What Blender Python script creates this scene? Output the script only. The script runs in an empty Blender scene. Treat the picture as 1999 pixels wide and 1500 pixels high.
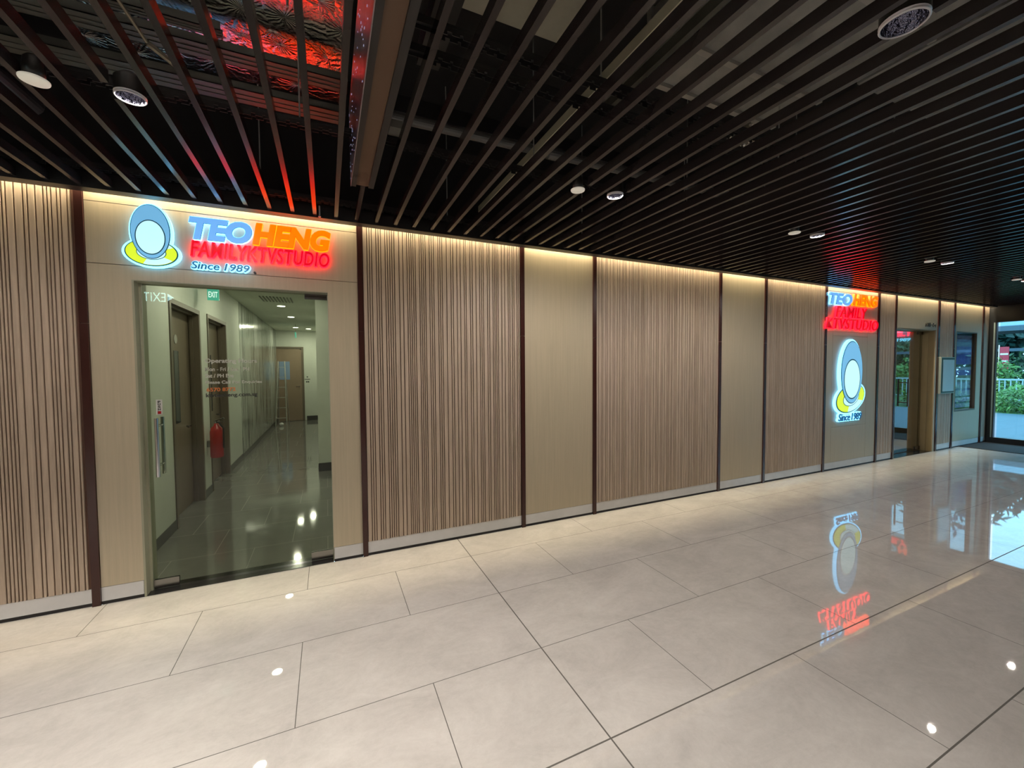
import bpy, bmesh, math, random
from mathutils import Matrix, Vector
random.seed(7)
S = bpy.context.scene
COL = S.collection
W, HH = 1999, 1500

# ------------------------------------------------------------------ camera
YAW, PITCH, ROLL, FPX, DIST, TOP = 0.424359, -0.0381871, -0.006964, 797.24, 3.6605, 2.7857
fw = Vector((math.sin(YAW)*math.cos(PITCH), math.cos(YAW)*math.cos(PITCH), math.sin(PITCH)))
rt = Vector((math.cos(YAW), -math.sin(YAW), 0)); up = rt.cross(fw)
cx = math.cos(ROLL)*rt + math.sin(ROLL)*up
cy = -math.sin(ROLL)*rt + math.cos(ROLL)*up
cam = bpy.data.objects.new('camera', bpy.data.cameras.new('camera')); COL.objects.link(cam)
cam.matrix_world = Matrix(((cx.x, cy.x, -fw.x, 0), (cx.y, cy.y, -fw.y, -DIST), (cx.z, cy.z, -fw.z, 1.6), (0, 0, 0, 1)))
cam.data.sensor_fit = 'HORIZONTAL'; cam.data.sensor_width = 36.0; cam.data.lens = FPX*36/W
cam.data.clip_start = 0.02; cam.data.clip_end = 300
S.camera = cam

# ------------------------------------------------------------------ view, world, big lights
S.view_settings.view_transform = 'Standard'; S.view_settings.look = 'None'
S.view_settings.gamma = 1; S.view_settings.use_curve_mapping = False
S.view_settings.exposure = 0.0
S.cycles.use_denoising = True
S.cycles.max_bounces = 10; S.cycles.diffuse_bounces = 4; S.cycles.glossy_bounces = 5
S.cycles.transparent_max_bounces = 16; S.cycles.transmission_bounces = 6
S.cycles.sample_clamp_indirect = 4.0
S.cycles.caustics_reflective = True
w = bpy.data.worlds.new('world'); S.world = w; w.use_nodes = True
wn = w.node_tree.nodes; wl = w.node_tree.links
bg = wn['Background']
sky = wn.new('ShaderNodeTexSky'); sky.sky_type = 'HOSEK_WILKIE'; sky.turbidity = 4.0
sky.sun_direction = Vector((-0.45, 0.55, 0.7)).normalized()
mx = wn.new('ShaderNodeMixRGB'); mx.inputs[0].default_value = 0.72
mx.inputs[2].default_value = (0.50, 0.78, 1.0, 1)
wl.new(sky.outputs[0], mx.inputs[1]); wl.new(mx.outputs[0], bg.inputs[0])
bg.inputs[1].default_value = 6.5

def light(name, kind, loc, energy, color, **kw):
    l = bpy.data.lights.new(name, kind); l.energy = energy; l.color = color
    o = bpy.data.objects.new(name, l); COL.objects.link(o); o.location = loc
    rot = kw.pop('rot', None)
    for k, v in kw.items(): setattr(l, k, v)
    if rot: o.rotation_euler = rot
    return o
light('sun', 'SUN', (20, 20, 30), 1.7, (1, 0.98, 0.9), angle=0.01, rot=(math.radians(-38), math.radians(-33), 0))
# warm LED strip light hidden in the gap between ceiling edge and wall
COVE = 27.0
for i in range(7):
    x0 = -3.4 + i*2.28
    light('cove_light', 'AREA', (x0+1.14, -0.024, 2.885), COVE, (1.0, 0.82, 0.51), shape='RECTANGLE', size=2.28, size_y=0.022, spread=math.radians(150))
# ceiling downlights of the lobby (seen fixtures; their rows are continued out of view)
SPOT = 77.0
DOWN = [(-3.0, -1.36), (-0.745, -1.345), (1.823, -1.363), (4.05, -1.40), (6.53, -1.40), (8.95, -1.38),
        (-3.0, -2.9), (-0.75, -2.9), (1.832, -2.898), (4.1, -2.9), (6.5, -2.9), (9.0, -2.9),
        (-3.0, -4.5), (-0.75, -4.5), (1.83, -4.5), (4.1, -4.5), (6.5, -4.5), (9.0, -4.5)]
for (x, y) in DOWN:
    if y > -2: k = 0.5 if x < 0 else 1.0 if x < 6 else 0.4         # row along the wall
    else: k = 3.1 if x < 0 else 0.07              # rows farther out: left ones boosted to brighten the floor, the rest kept faint
    light('downlight_lamp', 'SPOT', (x, y, 2.768), SPOT*k, (1.0, 0.91, 0.81), spot_size=math.radians(178 if y > -2 else 118), spot_blend=0.55, shadow_soft_size=0.03)

# ------------------------------------------------------------------ materials
MATS = {}
def mat(name, col, rough=0.5, metal=0.0, emit=None, strength=0.0, spec=0.5, coat=0.0, bump=None, vary=None, aniso=0.0):
    if name in MATS: return MATS[name]
    m = bpy.data.materials.new(name); m.use_nodes = True; nt = m.node_tree; n = nt.nodes; l = nt.links
    b = n['Principled BSDF']
    b.inputs['Base Color'].default_value = (*col, 1); b.inputs['Roughness'].default_value = rough
    b.inputs['Metallic'].default_value = metal; b.inputs['Specular IOR Level'].default_value = spec
    b.inputs['Coat Weight'].default_value = coat; b.inputs['Coat Roughness'].default_value = 0.1
    b.inputs['Anisotropic'].default_value = aniso
    if emit: b.inputs['Emission Color'].default_value = (*emit, 1); b.inputs['Emission Strength'].default_value = strength
    tc = n.new('ShaderNodeTexCoord'); mp = n.new('ShaderNodeMapping'); l.new(tc.outputs['Object'], mp.inputs[0])
    if vary is None: vary = (0.04, (6, 6, 6))
    amt, sc = vary
    mp.inputs['Scale'].default_value = sc
    nz = n.new('ShaderNodeTexNoise'); nz.inputs['Scale'].default_value = 1.0; nz.inputs['Detail'].default_value = 6
    nz.inputs['Roughness'].default_value = 0.6
    l.new(mp.outputs[0], nz.inputs['Vector'])
    mr = n.new('ShaderNodeMapRange'); mr.inputs['From Min'].default_value = 0.25; mr.inputs['From Max'].default_value = 0.75
    mr.inputs['To Min'].default_value = 1-amt; mr.inputs['To Max'].default_value = 1+amt
    l.new(nz.outputs[0], mr.inputs[0])
    mm = n.new('ShaderNodeVectorMath'); mm.operation = 'SCALE'; mm.inputs[0].default_value = col
    l.new(mr.outputs[0], mm.inputs['Scale']); l.new(mm.outputs[0], b.inputs['Base Color'])
    if bump:
        st, scl = bump
        bn = n.new('ShaderNodeTexNoise'); bn.inputs['Scale'].default_value = scl; bn.inputs['Detail'].default_value = 3
        l.new(tc.outputs['Object'], bn.inputs['Vector'])
        bp = n.new('ShaderNodeBump'); bp.inputs['Strength'].default_value = st; bp.inputs['Distance'].default_value = 0.02
        l.new(bn.outputs[0], bp.inputs['Height']); l.new(bp.outputs[0], b.inputs['Normal'])
    MATS[name] = m
    return m

def glass_mat(name, tint, refl=1.0, ior=1.5):
    m = bpy.data.materials.new(name); m.use_nodes = True; nt = m.node_tree; n = nt.nodes; l = nt.links
    n.remove(n['Principled BSDF']); out = n['Material Output']
    tr = n.new('ShaderNodeBsdfTransparent'); tr.inputs[0].default_value = (*tint, 1)
    gl = n.new('ShaderNodeBsdfGlossy'); gl.inputs['Roughness'].default_value = 0.0
    fr = n.new('ShaderNodeFresnel'); fr.inputs[0].default_value = ior
    ge = n.new('ShaderNodeNewGeometry'); inv = n.new('ShaderNodeMath'); inv.operation = 'SUBTRACT'; inv.inputs[0].default_value = 1
    l.new(ge.outputs['Backfacing'], inv.inputs[1])
    mu = n.new('ShaderNodeMath'); mu.operation = 'MULTIPLY'; l.new(fr.outputs[0], mu.inputs[0]); l.new(inv.outputs[0], mu.inputs[1])
    m2 = n.new('ShaderNodeMath'); m2.operation = 'MULTIPLY'; m2.inputs[1].default_value = refl; m2.use_clamp = True; l.new(mu.outputs[0], m2.inputs[0])
    ms = n.new('ShaderNodeMixShader'); l.new(m2.outputs[0], ms.inputs[0]); l.new(tr.outputs[0], ms.inputs[1]); l.new(gl.outputs[0], ms.inputs[2])
    l.new(ms.outputs[0], out.inputs[0])
    MATS[name] = m
    return m

def floor_mat(name, c1, c2, grout, ox, oy, bw, rh, rough, joints=(), bumpst=0.0, spec=0.5):
    m = bpy.data.materials.new(name); m.use_nodes = True; nt = m.node_tree; n = nt.nodes; l = nt.links
    b = n['Principled BSDF']; b.inputs['Roughness'].default_value = rough; b.inputs['Specular IOR Level'].default_value = spec
    tc = n.new('ShaderNodeTexCoord'); mp = n.new('ShaderNodeMapping'); l.new(tc.outputs['Object'], mp.inputs[0])
    mp.inputs['Location'].default_value = (-ox, -oy, 0)
    br = n.new('ShaderNodeTexBrick'); br.offset = 0.5; br.offset_frequency = 2; br.squash = 1; br.squash_frequency = 2
    br.inputs['Scale'].default_value = 1; br.inputs['Brick Width'].default_value = bw; br.inputs['Row Height'].default_value = rh
    br.inputs['Mortar Size'].default_value = 0.0021; br.inputs['Mortar Smooth'].default_value = 0.1; br.inputs['Bias'].default_value = 0
    br.inputs['Color1'].default_value = (0.97, 0.97, 0.97, 1); br.inputs['Color2'].default_value = (1, 1, 1, 1); br.inputs['Mortar'].default_value = (0, 0, 0, 1)
    l.new(mp.outputs[0], br.inputs['Vector'])
    def noise(scale, det, dist=0.0, rg=0.6, stretch=None):
        z = n.new('ShaderNodeTexNoise'); z.inputs['Scale'].default_value = scale; z.inputs['Detail'].default_value = det
        z.inputs['Roughness'].default_value = rg; z.inputs['Distortion'].default_value = dist
        if stretch:
            q = n.new('ShaderNodeMapping'); q.inputs['Scale'].default_value = stretch; l.new(tc.outputs['Object'], q.inputs[0]); l.new(q.outputs[0], z.inputs['Vector'])
        else: l.new(tc.outputs['Object'], z.inputs['Vector'])
        return z
    a = noise(2.6, 12, 0.5, 0.74, (0.8, 1.3, 1)); c = noise(26, 9, 0.6, 0.75)
    ad = n.new('ShaderNodeMath'); ad.operation = 'MULTIPLY_ADD'; ad.inputs[1].default_value = 0.35; l.new(c.outputs[0], ad.inputs[0]); l.new(a.outputs[0], ad.inputs[2])
    rp = n.new('ShaderNodeMapRange'); rp.inputs['From Min'].default_value = 0.45; rp.inputs['From Max'].default_value = 0.9; l.new(ad.outputs[0], rp.inputs[0])
    mix = n.new('ShaderNodeMixRGB'); mix.inputs[1].default_value = (*c1, 1); mix.inputs[2].default_value = (*c2, 1); l.new(rp.outputs[0], mix.inputs[0])
    mul = n.new('ShaderNodeMixRGB'); mul.blend_type = 'MULTIPLY'; mul.inputs[0].default_value = 1; l.new(mix.outputs[0], mul.inputs[1]); l.new(br.outputs['Color'], mul.inputs[2])
    sep = n.new('ShaderNodeSeparateXYZ'); l.new(tc.outputs['Object'], sep.inputs[0])
    fac = br.outputs['Fac']
    for ax, pos, hw in joints:
        s = n.new('ShaderNodeMath'); s.operation = 'SUBTRACT'; s.inputs[1].default_value = pos; l.new(sep.outputs[ax], s.inputs[0])
        ab = n.new('ShaderNodeMath'); ab.operation = 'ABSOLUTE'; l.new(s.outputs[0], ab.inputs[0])
        lt = n.new('ShaderNodeMath'); lt.operation = 'LESS_THAN'; lt.inputs[1].default_value = hw; l.new(ab.outputs[0], lt.inputs[0])
        mxn = n.new('ShaderNodeMath'); mxn.operation = 'MAXIMUM'; l.new(fac, mxn.inputs[0]); l.new(lt.outputs[0], mxn.inputs[1]); fac = mxn.outputs[0]
    fin = n.new('ShaderNodeMixRGB'); fin.inputs[2].default_value = (*grout, 1); l.new(fac, fin.inputs[0]); l.new(mul.outputs[0], fin.inputs[1])
    l.new(fin.outputs[0], b.inputs['Base Color'])
    ro = n.new('ShaderNodeMapRange'); ro.inputs['To Min'].default_value = rough; ro.inputs['To Max'].default_value = 0.7; l.new(fac, ro.inputs[0]); l.new(ro.outputs[0], b.inputs['Roughness'])
    if bumpst:
        z = noise(5.0, 2); bp = n.new('ShaderNodeBump'); bp.inputs['Strength'].default_value = bumpst; bp.inputs['Distance'].default_value = 0.004
        l.new(z.outputs[0], bp.inputs['Height']); l.new(bp.outputs[0], b.inputs['Normal'])
    MATS[name] = m
    return m

def foil_mat():
    m = bpy.data.materials.new('crinkled_foil'); m.use_nodes = True; nt = m.node_tree; n = nt.nodes; l = nt.links
    b = n['Principled BSDF']; b.inputs['Base Color'].default_value = (0.95, 0.95, 0.96, 1); b.inputs['Metallic'].default_value = 1; b.inputs['Roughness'].default_value = 0.2
    tc = n.new('ShaderNodeTexCoord')
    v = n.new('ShaderNodeTexVoronoi'); v.inputs['Scale'].default_value = 4.2; l.new(tc.outputs['Object'], v.inputs['Vector'])
    # creases radiating from each fixing pin: angle around the cell centre drives a fine wave
    sub = n.new('ShaderNodeVectorMath'); sub.operation = 'SUBTRACT'
    sc = n.new('ShaderNodeVectorMath'); sc.operation = 'SCALE'; sc.inputs['Scale'].default_value = 1.0
    l.new(tc.outputs['Object'], sub.inputs[0]); l.new(v.outputs['Position'], sub.inputs[1])
    sp = n.new('ShaderNodeSeparateXYZ'); l.new(sub.outputs[0], sp.inputs[0])
    at = n.new('ShaderNodeMath'); at.operation = 'ARCTAN2'; l.new(sp.outputs[1], at.inputs[0]); l.new(sp.outputs[0], at.inputs[1])
    nz = n.new('ShaderNodeTexNoise'); nz.inputs['Scale'].default_value = 9; nz.inputs['Detail'].default_value = 4; l.new(tc.outputs['Object'], nz.inputs['Vector'])
    a2 = n.new('ShaderNodeMath'); a2.operation = 'MULTIPLY_ADD'; a2.inputs[1].default_value = 19; l.new(at.outputs[0], a2.inputs[0])
    n2 = n.new('ShaderNodeMath'); n2.operation = 'MULTIPLY'; n2.inputs[1].default_value = 22; l.new(nz.outputs[0], n2.inputs[0]); l.new(n2.outputs[0], a2.inputs[2])
    si = n.new('ShaderNodeMath'); si.operation = 'SINE'; l.new(a2.outputs[0], si.inputs[0])
    ab = n.new('ShaderNodeMath'); ab.operation = 'MULTIPLY'; ab.inputs[1].default_value = 0.35; l.new(si.outputs[0], ab.inputs[0])
    n3 = n.new('ShaderNodeTexNoise'); n3.inputs['Scale'].default_value = 34; n3.inputs['Detail'].default_value = 5; n3.inputs['Distortion'].default_value = 1.4; l.new(tc.outputs['Object'], n3.inputs['Vector'])
    s2 = n.new('ShaderNodeMath'); s2.operation = 'ADD'; l.new(ab.outputs[0], s2.inputs[0]); l.new(n3.outputs[0], s2.inputs[1])
    s3 = n.new('ShaderNodeMath'); s3.operation = 'MULTIPLY_ADD'; s3.inputs[1].default_value = -3.0; l.new(v.outputs['Distance'], s3.inputs[0]); l.new(s2.outputs[0], s3.inputs[2])
    bp = n.new('ShaderNodeBump'); bp.inputs['Strength'].default_value = 0.36; bp.inputs['Distance'].default_value = 0.006; l.new(s3.outputs[0], bp.inputs['Height']); l.new(bp.outputs[0], b.inputs['Normal'])
    MATS['crinkled_foil'] = m
    return m

def veined_mat():
    m = bpy.data.materials.new('veined_stone'); m.use_nodes = True; nt = m.node_tree; n = nt.nodes; l = nt.links
    b = n['Principled BSDF']; b.inputs['Roughness'].default_value = 0.15
    tc = n.new('ShaderNodeTexCoord'); mp = n.new('ShaderNodeMapping'); mp.inputs['Scale'].default_value = (6, 6, 0.5); l.new(tc.outputs['Object'], mp.inputs[0])
    z = n.new('ShaderNodeTexNoise'); z.inputs['Scale'].default_value = 1.4; z.inputs['Detail'].default_value = 9; z.inputs['Distortion'].default_value = 1.5; l.new(mp.outputs[0], z.inputs['Vector'])
    r = n.new('ShaderNodeValToRGB'); r.color_ramp.elements[0].position = 0.42; r.color_ramp.elements[0].color = (0.12, 0.13, 0.12, 1)
    r.color_ramp.elements[1].position = 0.52; r.color_ramp.elements[1].color = (0.46, 0.48, 0.44, 1); l.new(z.outputs[0], r.inputs[0]); l.new(r.outputs[0], b.inputs['Base Color'])
    MATS['veined_stone'] = m
    return m

def emis(name, col, strength, rough=0.35):
    return mat(name, tuple(c*0.6 for c in col), rough, emit=col, strength=strength, vary=(0.0, (1, 1, 1)))

M_groove = mat('fluted_wood_groove', (0.11, 0.052, 0.032), 0.6)
M_flute = mat('fluted_wood', (0.43, 0.34, 0.265), 0.5, vary=(0.22, (60, 60, 3.0)))
M_plain = mat('plain_laminate', (0.45, 0.385, 0.28), 0.42, vary=(0.07, (60, 60, 2.0)))
M_header = mat('header_laminate', (0.42, 0.33, 0.22), 0.42, vary=(0.06, (60, 60, 2.0)))
M_strip = mat('dark_brown_strip', (0.040, 0.012, 0.010), 0.25, spec=0.5, vary=(0.1, (4, 4, 4)))
M_skirt = mat('skirting_stone', (0.60, 0.60, 0.61), 0.22, vary=(0.08, (5, 5, 5)))
M_gap = mat('shadow_gap_black', (0.012, 0.011, 0.012), 0.6)
M_slat = mat('slat_black', (0.022, 0.018, 0.019), 0.2, spec=0.4, coat=0.0, vary=(0.1, (3, 3, 3)))
M_black = mat('black_metal', (0.010, 0.010, 0.011), 0.45, vary=(0.2, (9, 9, 9)))
M_plenum = mat('plenum_black', (0.006, 0.006, 0.007), 0.9)
M_galv = mat('galvanised', (0.42, 0.42, 0.40), 0.4, metal=0.5, vary=(0.25, (7, 7, 7)))
M_rail = mat('rail_grey', (0.085, 0.085, 0.072), 0.45, metal=0.4, vary=(0.15, (5, 5, 5)))
M_ductpanel = mat('duct_panel', (0.35, 0.34, 0.27), 0.55, metal=0.1, vary=(0.25, (2.5, 2.5, 2.5)))
M_pale = mat('pale_batten', (0.55, 0.52, 0.38), 0.5, vary=(0.08, (5, 5, 5)))
M_foil = foil_mat()
M_glass = glass_mat('green_glass', (0.80, 0.83, 0.76), 1.0)
M_glass2 = glass_mat('bronze_glass', (0.66, 0.68, 0.62), 3.0)
M_clear = glass_mat('entrance_glass', (0.72, 0.92, 0.96), 1.0)
M_case = glass_mat('case_glass', (0.9, 0.92, 0.95), 2.2)
M_chrome = mat('chrome', (0.75, 0.75, 0.78), 0.12, metal=1)
M_patch = mat('brushed_steel', (0.30, 0.29, 0.29), 0.22, metal=1)
M_white = mat('white_lamp_disc', (0.80, 0.76, 0.66), 0.5, emit=(1, 0.93, 0.78), strength=0.28)
M_lampbody = mat('lamp_body', (0.014, 0.013, 0.012), 0.4)
M_reflector = mat('lamp_reflector', (0.16, 0.16, 0.22), 0.15, metal=1, bump=(1.0, 60))
M_ring = mat('lamp_ring', (0.75, 0.75, 0.80), 0.3, metal=0.3)
M_floor = floor_mat('floor_tile', (0.625, 0.61, 0.59), (0.45, 0.435, 0.42), (0.10, 0.095, 0.085), 1.081, 0.247, 1.248, 0.632, 0.02,
                    joints=(('X', 1.081, 0.0036), ('Y', -2.279, 0.0032), ('Y', -2.911, 0.0026)), bumpst=0.012)
M_cfloor = floor_mat('corridor_tile', (0.19, 0.19, 0.175), (0.14, 0.14, 0.13), (0.25, 0.25, 0.22), -0.93, 0.0, 0.6, 0.6, 0.06, spec=0.5)
M_cwall = mat('corridor_wall', (0.66, 0.68, 0.62), 0.55)
M_cceil = mat('corridor_ceiling', (0.62, 0.65, 0.56), 0.7)
M_cdoor = mat('corridor_door', (0.20, 0.155, 0.115), 0.4, vary=(0.1, (20, 20, 2)))
M_cframe = mat('corridor_door_frame', (0.15, 0.12, 0.09), 0.35)
M_dark = mat('dark_stone', (0.028, 0.027, 0.025), 0.12)
M_vein = veined_mat()
M_cskirt = mat('corridor_skirting', (0.05, 0.05, 0.047), 0.3)
M_jamb = mat('door_jamb', (0.30, 0.30, 0.22), 0.35)
M_jamb2 = mat('bronze_jamb', (0.33, 0.25, 0.13), 0.35)
M_lamp = emis('corridor_lamp', (1, 0.97, 0.86), 14)
M_red = mat('extinguisher_red', (0.42, 0.02, 0.02), 0.25)
M_text_grey = mat('vinyl_grey', (0.42, 0.42, 0.37), 0.5)
M_text_dark = mat('vinyl_dark', (0.02, 0.02, 0.02), 0.5)
M_text_orange = mat('vinyl_orange', (0.55, 0.16, 0.04), 0.5)
M_paper = mat('sticker_white', (0.7, 0.7, 0.68), 0.5)
M_mat = mat('entrance_mat', (0.012, 0.012, 0.014), 0.95, vary=(0.4, (60, 60, 60)))
M_frame = mat('entrance_frame', (0.012, 0.014, 0.018), 0.3)
M_framelight = mat('entrance_jamb_panel', (0.22, 0.30, 0.32), 0.35)
M_boxside = mat('casing_steel', (0.50, 0.46, 0.56), 0.28, metal=1, bump=(0.35, 12))
M_brown = mat('casing_brown', (0.075, 0.040, 0.022), 0.5)
M_lobbywall = mat('lobby_wall', (0.20, 0.17, 0.13), 0.6)
M_screen = mat('notice_glass', (0.50, 0.64, 0.70), 0.3)

BLUE_G = emis('neon_ice_blue', (0.17, 0.60, 1.0), 3.3)
BLUE_F = emis('face_blue', (0.15, 0.40, 0.82), 1.05)
ORAN_G = emis('neon_orange', (1.0, 0.075, 0.0), 6.5)
ORAN_F = emis('face_orange', (1.0, 0.04, 0.0), 5.5)
RED_G = emis('neon_red', (1.0, 0.004, 0.012), 6.5)
RED_F = emis('face_red', (0.62, 0.0, 0.012), 0.85)
NAVY = mat('edge_navy', (0.02, 0.10, 0.22), 0.4)
NAVYT = emis('letter_navy', (0.02, 0.12, 0.26), 0.5)
YEL_F = emis('face_yellow', (0.62, 0.80, 0.03), 1.0)
PALE_F = emis('face_pale', (0.52, 0.90, 0.98), 1.0)
BODY_F = emis('face_body_blue', (0.17, 0.46, 0.74), 0.9)
OUTL = mat('outline_teal', (0.02, 0.13, 0.2), 0.5)

# ------------------------------------------------------------------ helpers
def link(name, bm, m, parent=None, smooth=False):
    me = bpy.data.meshes.new(name); bm.to_mesh(me); bm.free(); me.materials.append(m)
    if smooth:
        for p in me.polygons: p.use_smooth = True
    o = bpy.data.objects.new(name, me); COL.objects.link(o)
    if parent: o.parent = parent
    return o
def box(bm, x0, x1, y0, y1, z0, z1):
    v = [bm.verts.new(c) for c in ((x0,y0,z0),(x1,y0,z0),(x1,y1,z0),(x0,y1,z0),(x0,y0,z1),(x1,y0,z1),(x1,y1,z1),(x0,y1,z1))]
    for f in ((0,3,2,1),(4,5,6,7),(0,1,5,4),(1,2,6,5),(2,3,7,6),(3,0,4,7)): bm.faces.new([v[i] for i in f])
def B(*a):
    bm = bmesh.new()
    for t in a: box(bm, *t)
    return bm
def tube(bm, p0, p1, r, seg=14, r2=None, cap=True):
    p0 = Vector(p0); p1 = Vector(p1); d = p1-p0; L = d.length
    mt = Matrix.Translation((p0+p1)/2) @ d.to_track_quat('Z', 'Y').to_matrix().to_4x4()
    bmesh.ops.create_cone(bm, cap_ends=cap, segments=seg, radius1=r, radius2=r if r2 is None else r2, depth=L, matrix=mt)
def lathe(bm, prof, seg=28, loc=(0,0,0), caps=True):
    rings = []
    for r, z in prof:
        rings.append([bm.verts.new((loc[0]+r*math.cos(2*math.pi*i/seg), loc[1]+r*math.sin(2*math.pi*i/seg), loc[2]+z)) for i in range(seg)])
    for a, b in zip(rings, rings[1:]):
        for i in range(seg): bm.faces.new((a[i], a[(i+1)%seg], b[(i+1)%seg], b[i]))
    if caps:
        bm.faces.new(list(reversed(rings[0]))); bm.faces.new(rings[-1])
def thing(name, label, cat, loc=(0,0,0), group=None):
    o = bpy.data.objects.new(name, None); COL.objects.link(o); o.location = loc; o.empty_display_size = 0.1
    return tag(o, label, cat, group)
def tag(o, label, cat, group=None, kind=None):
    o['label'] = label; o['category'] = cat
    if group: o['group'] = group
    if kind: o['kind'] = kind
    return o
def struct(name, bm, m, parent=None, smooth=False):
    o = link(name, bm, m, parent, smooth)
    if not parent: o['kind'] = 'structure'
    return o
def part(name, bm, m, root, smooth=False):
    """part built in world coordinates, parented to a thing whose base is at root.location"""
    bmesh.ops.translate(bm, verts=bm.verts, vec=-world_loc(root))
    return link(name, bm, m, root, smooth)
def world_loc(o):
    v = Vector(o.location)
    while o.parent: o = o.parent; v += Vector(o.location)
    return v
def prism(bm, pts, y0, y1):
    """polygon in the XZ plane extruded from y0 (front) to y1 (back)"""
    a = [bm.verts.new((x, y0, z)) for x, z in pts]; b = [bm.verts.new((x, y1, z)) for x, z in pts]
    bm.faces.new(a); bm.faces.new(list(reversed(b)))
    for i in range(len(pts)): bm.faces.new((a[i], b[i], b[(i+1)%len(pts)], a[(i+1)%len(pts)]))
    bmesh.ops.recalc_face_normals(bm, faces=bm.faces)

def text_bm(txt, x0, x1, z0, z1, yf, depth, off=0.0, shear=0.0, spacing=1.0, plane='wall', keep=None):
    """raised lettering fitted to a rectangle; front at y=yf, going back by depth"""
    def mk(o_, ex):
        cu = bpy.data.curves.new('t', 'FONT'); cu.body = txt; cu.size = 1; cu.shear = shear; cu.space_character = spacing
        cu.offset = o_; cu.extrude = ex; cu.resolution_u = 4; cu.fill_mode = 'BOTH'
        ob = bpy.data.objects.new('t', cu); COL.objects.link(ob)
        dg = bpy.context.evaluated_depsgraph_get(); me = bpy.data.meshes.new_from_object(ob.evaluated_get(dg))
        bpy.data.objects.remove(ob); bpy.data.curves.remove(cu)
        return me
    ref = mk(keep if keep is not None else off, 0.0)
    xs = [v.co.x for v in ref.vertices]; ys = [v.co.y for v in ref.vertices]
    ax, bx, ay, by = min(xs), max(xs), min(ys), max(ys)
    me = mk(off, 0.5)
    bm = bmesh.new(); bm.from_mesh(me)
    for v in bm.verts:
        u = (v.co.x-ax)/(bx-ax); t = (v.co.y-ay)/(by-ay); d = 0.5-v.co.z
        if plane == 'wall': v.co = (x0+(x1-x0)*u, yf+depth*d, z0+(z1-z0)*t)
        elif plane == 'xwall': v.co = (yf+depth*d, x0+(x1-x0)*u, z0+(z1-z0)*t)
        elif plane == 'under': v.co = (x0+(x1-x0)*u, z0+(z1-z0)*t, yf+depth*d)
    bmesh.ops.recalc_face_normals(bm, faces=bm.faces)
    bpy.data.meshes.remove(ref); bpy.data.meshes.remove(me)
    return bm

# ------------------------------------------------------------------ shell of the place
XL, XR, YB, ZC = -4.2, 12.47, -7.0, 3.95
fl = struct('floor', B((XL, XR, YB, 0.0, -0.06, 0.0)), M_floor)
struct('ceiling', B((XL, 12.6, YB, 0.0, ZC, ZC+0.1)), M_plenum)
struct('wall_left', B((XL-0.1, XL, YB, 0.0, 0, ZC)), M_lobbywall)
struct('wall_front', B((XL, XR, YB-0.1, YB, 0, ZC)), M_lobbywall)
# long back wall core with openings for the two glass doors and the poster niche
OP1 = (-1.213, 0.018, 2.228); OP2 = (8.85, 10.215, 2.25); NI = (11.03, 11.93, 0.70, 2.255)
bm = B((XL, OP1[0], 0.012, 0.10, 0, 2.88), (OP1[0], OP1[1], 0.012, 0.10, OP1[2]+0.02, 2.88), (OP1[1], OP2[0], 0.012, 0.10, 0, 2.88),
       (OP2[0], OP2[1], 0.012, 0.10, OP2[2]+0.02, 2.88), (OP2[1], NI[0], 0.012, 0.10, 0, 2.88), (NI[0], NI[1], 0.012, 0.10, 0, NI[2]), (NI[0], NI[1], 0.012, 0.10, NI[3], 2.88),
       (NI[1], XR, 0.012, 0.10, 0, 2.88))
struct('wall_back', bm, M_plain)
struct('wall_back_upper', B((XL, XR, 0.0, 0.10, 2.881, ZC)), M_plenum)  # upper wall coloured black so spilled cove light does not show

# ---- wall cladding
def fluted(x0, x1, label, seed, z0=0.122, z1=2.879, gap=None, grp='fluted wood wall panels'):
    rnd = random.Random(seed)
    bm = bmesh.new()
    box(bm, x0, x1, 0.004, 0.0115, z0, z1)
    x = x0+0.002
    seqs = [[.030, .012, .012], [.026, .030, .011], [.012, .012, .034], [.020, .011, .026], [.034, .014, .030], [.011, .011, .011, .030]]
    while x < x1-0.012:
        for wd in rnd.choice(seqs):
            g = 0.0065
            e = min(x+wd, x1-0.001)
            if e-x < 0.006: x = x1; break
            c = 0.002
            pts = [(x, 0.005), (x, -0.006), (x+c, -0.008), (e-c, -0.008), (e, -0.006), (e, 0.005)]
            a = [bm.verts.new((p[0], p[1], z0)) for p in pts]; b = [bm.verts.new((p[0], p[1], z1)) for p in pts]
            for i in range(5): bm.faces.new((a[i], a[i+1], b[i+1], b[i]))
            bm.faces.new(list(reversed(a)))
            x = e+g
            if x >= x1-0.012: break
    bmesh.ops.recalc_face_normals(bm, faces=bm.faces)
    for f in list(bm.faces)[:6]: f.material_index = 1
    o = link('fluted_wall_panel', bm, M_flute); o.data.materials.append(M_groove)
    return tag(o, label, 'wall panel', grp)
def plain(x0, x1, label, rects=None, extra=None):
    bm = B(*[(a, b, -0.004, 0.0115, c, d) for a, b, c, d in (rects or [(x0, x1, 0.122, 2.879)])])
    return tag(link('plain_wall_panel', bm, M_plain), label, 'wall panel', 'plain beige wall panels')
STR = [(-1.487, -1.443), (0.247, 0.287), (1.748, 1.790), (2.609, 2.651), (4.533, 4.576), (5.408, 5.452), (6.775, 6.825),
       (8.228, 8.280), (8.765, 8.815), (10.272, 10.335), (10.900, 10.955), (12.150, 12.210)]
fluted(XL+0.02, STR[0][0]-0.002, 'fluted wood wall panel at the far left edge, left of the first dark strip', 1)
fluted(STR[1][1]+0.002, STR[2][0]-0.002, 'wide fluted wood wall panel directly right of the first glass door bay', 2)
fluted(STR[3][1]+0.002, STR[4][0]-0.002, 'widest fluted wood wall panel in the middle of the wall', 3)
fluted(STR[5][1]+0.002, STR[6][0]-0.002, 'fluted wood wall panel directly left of the tall vertical sign bay', 4)
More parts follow.
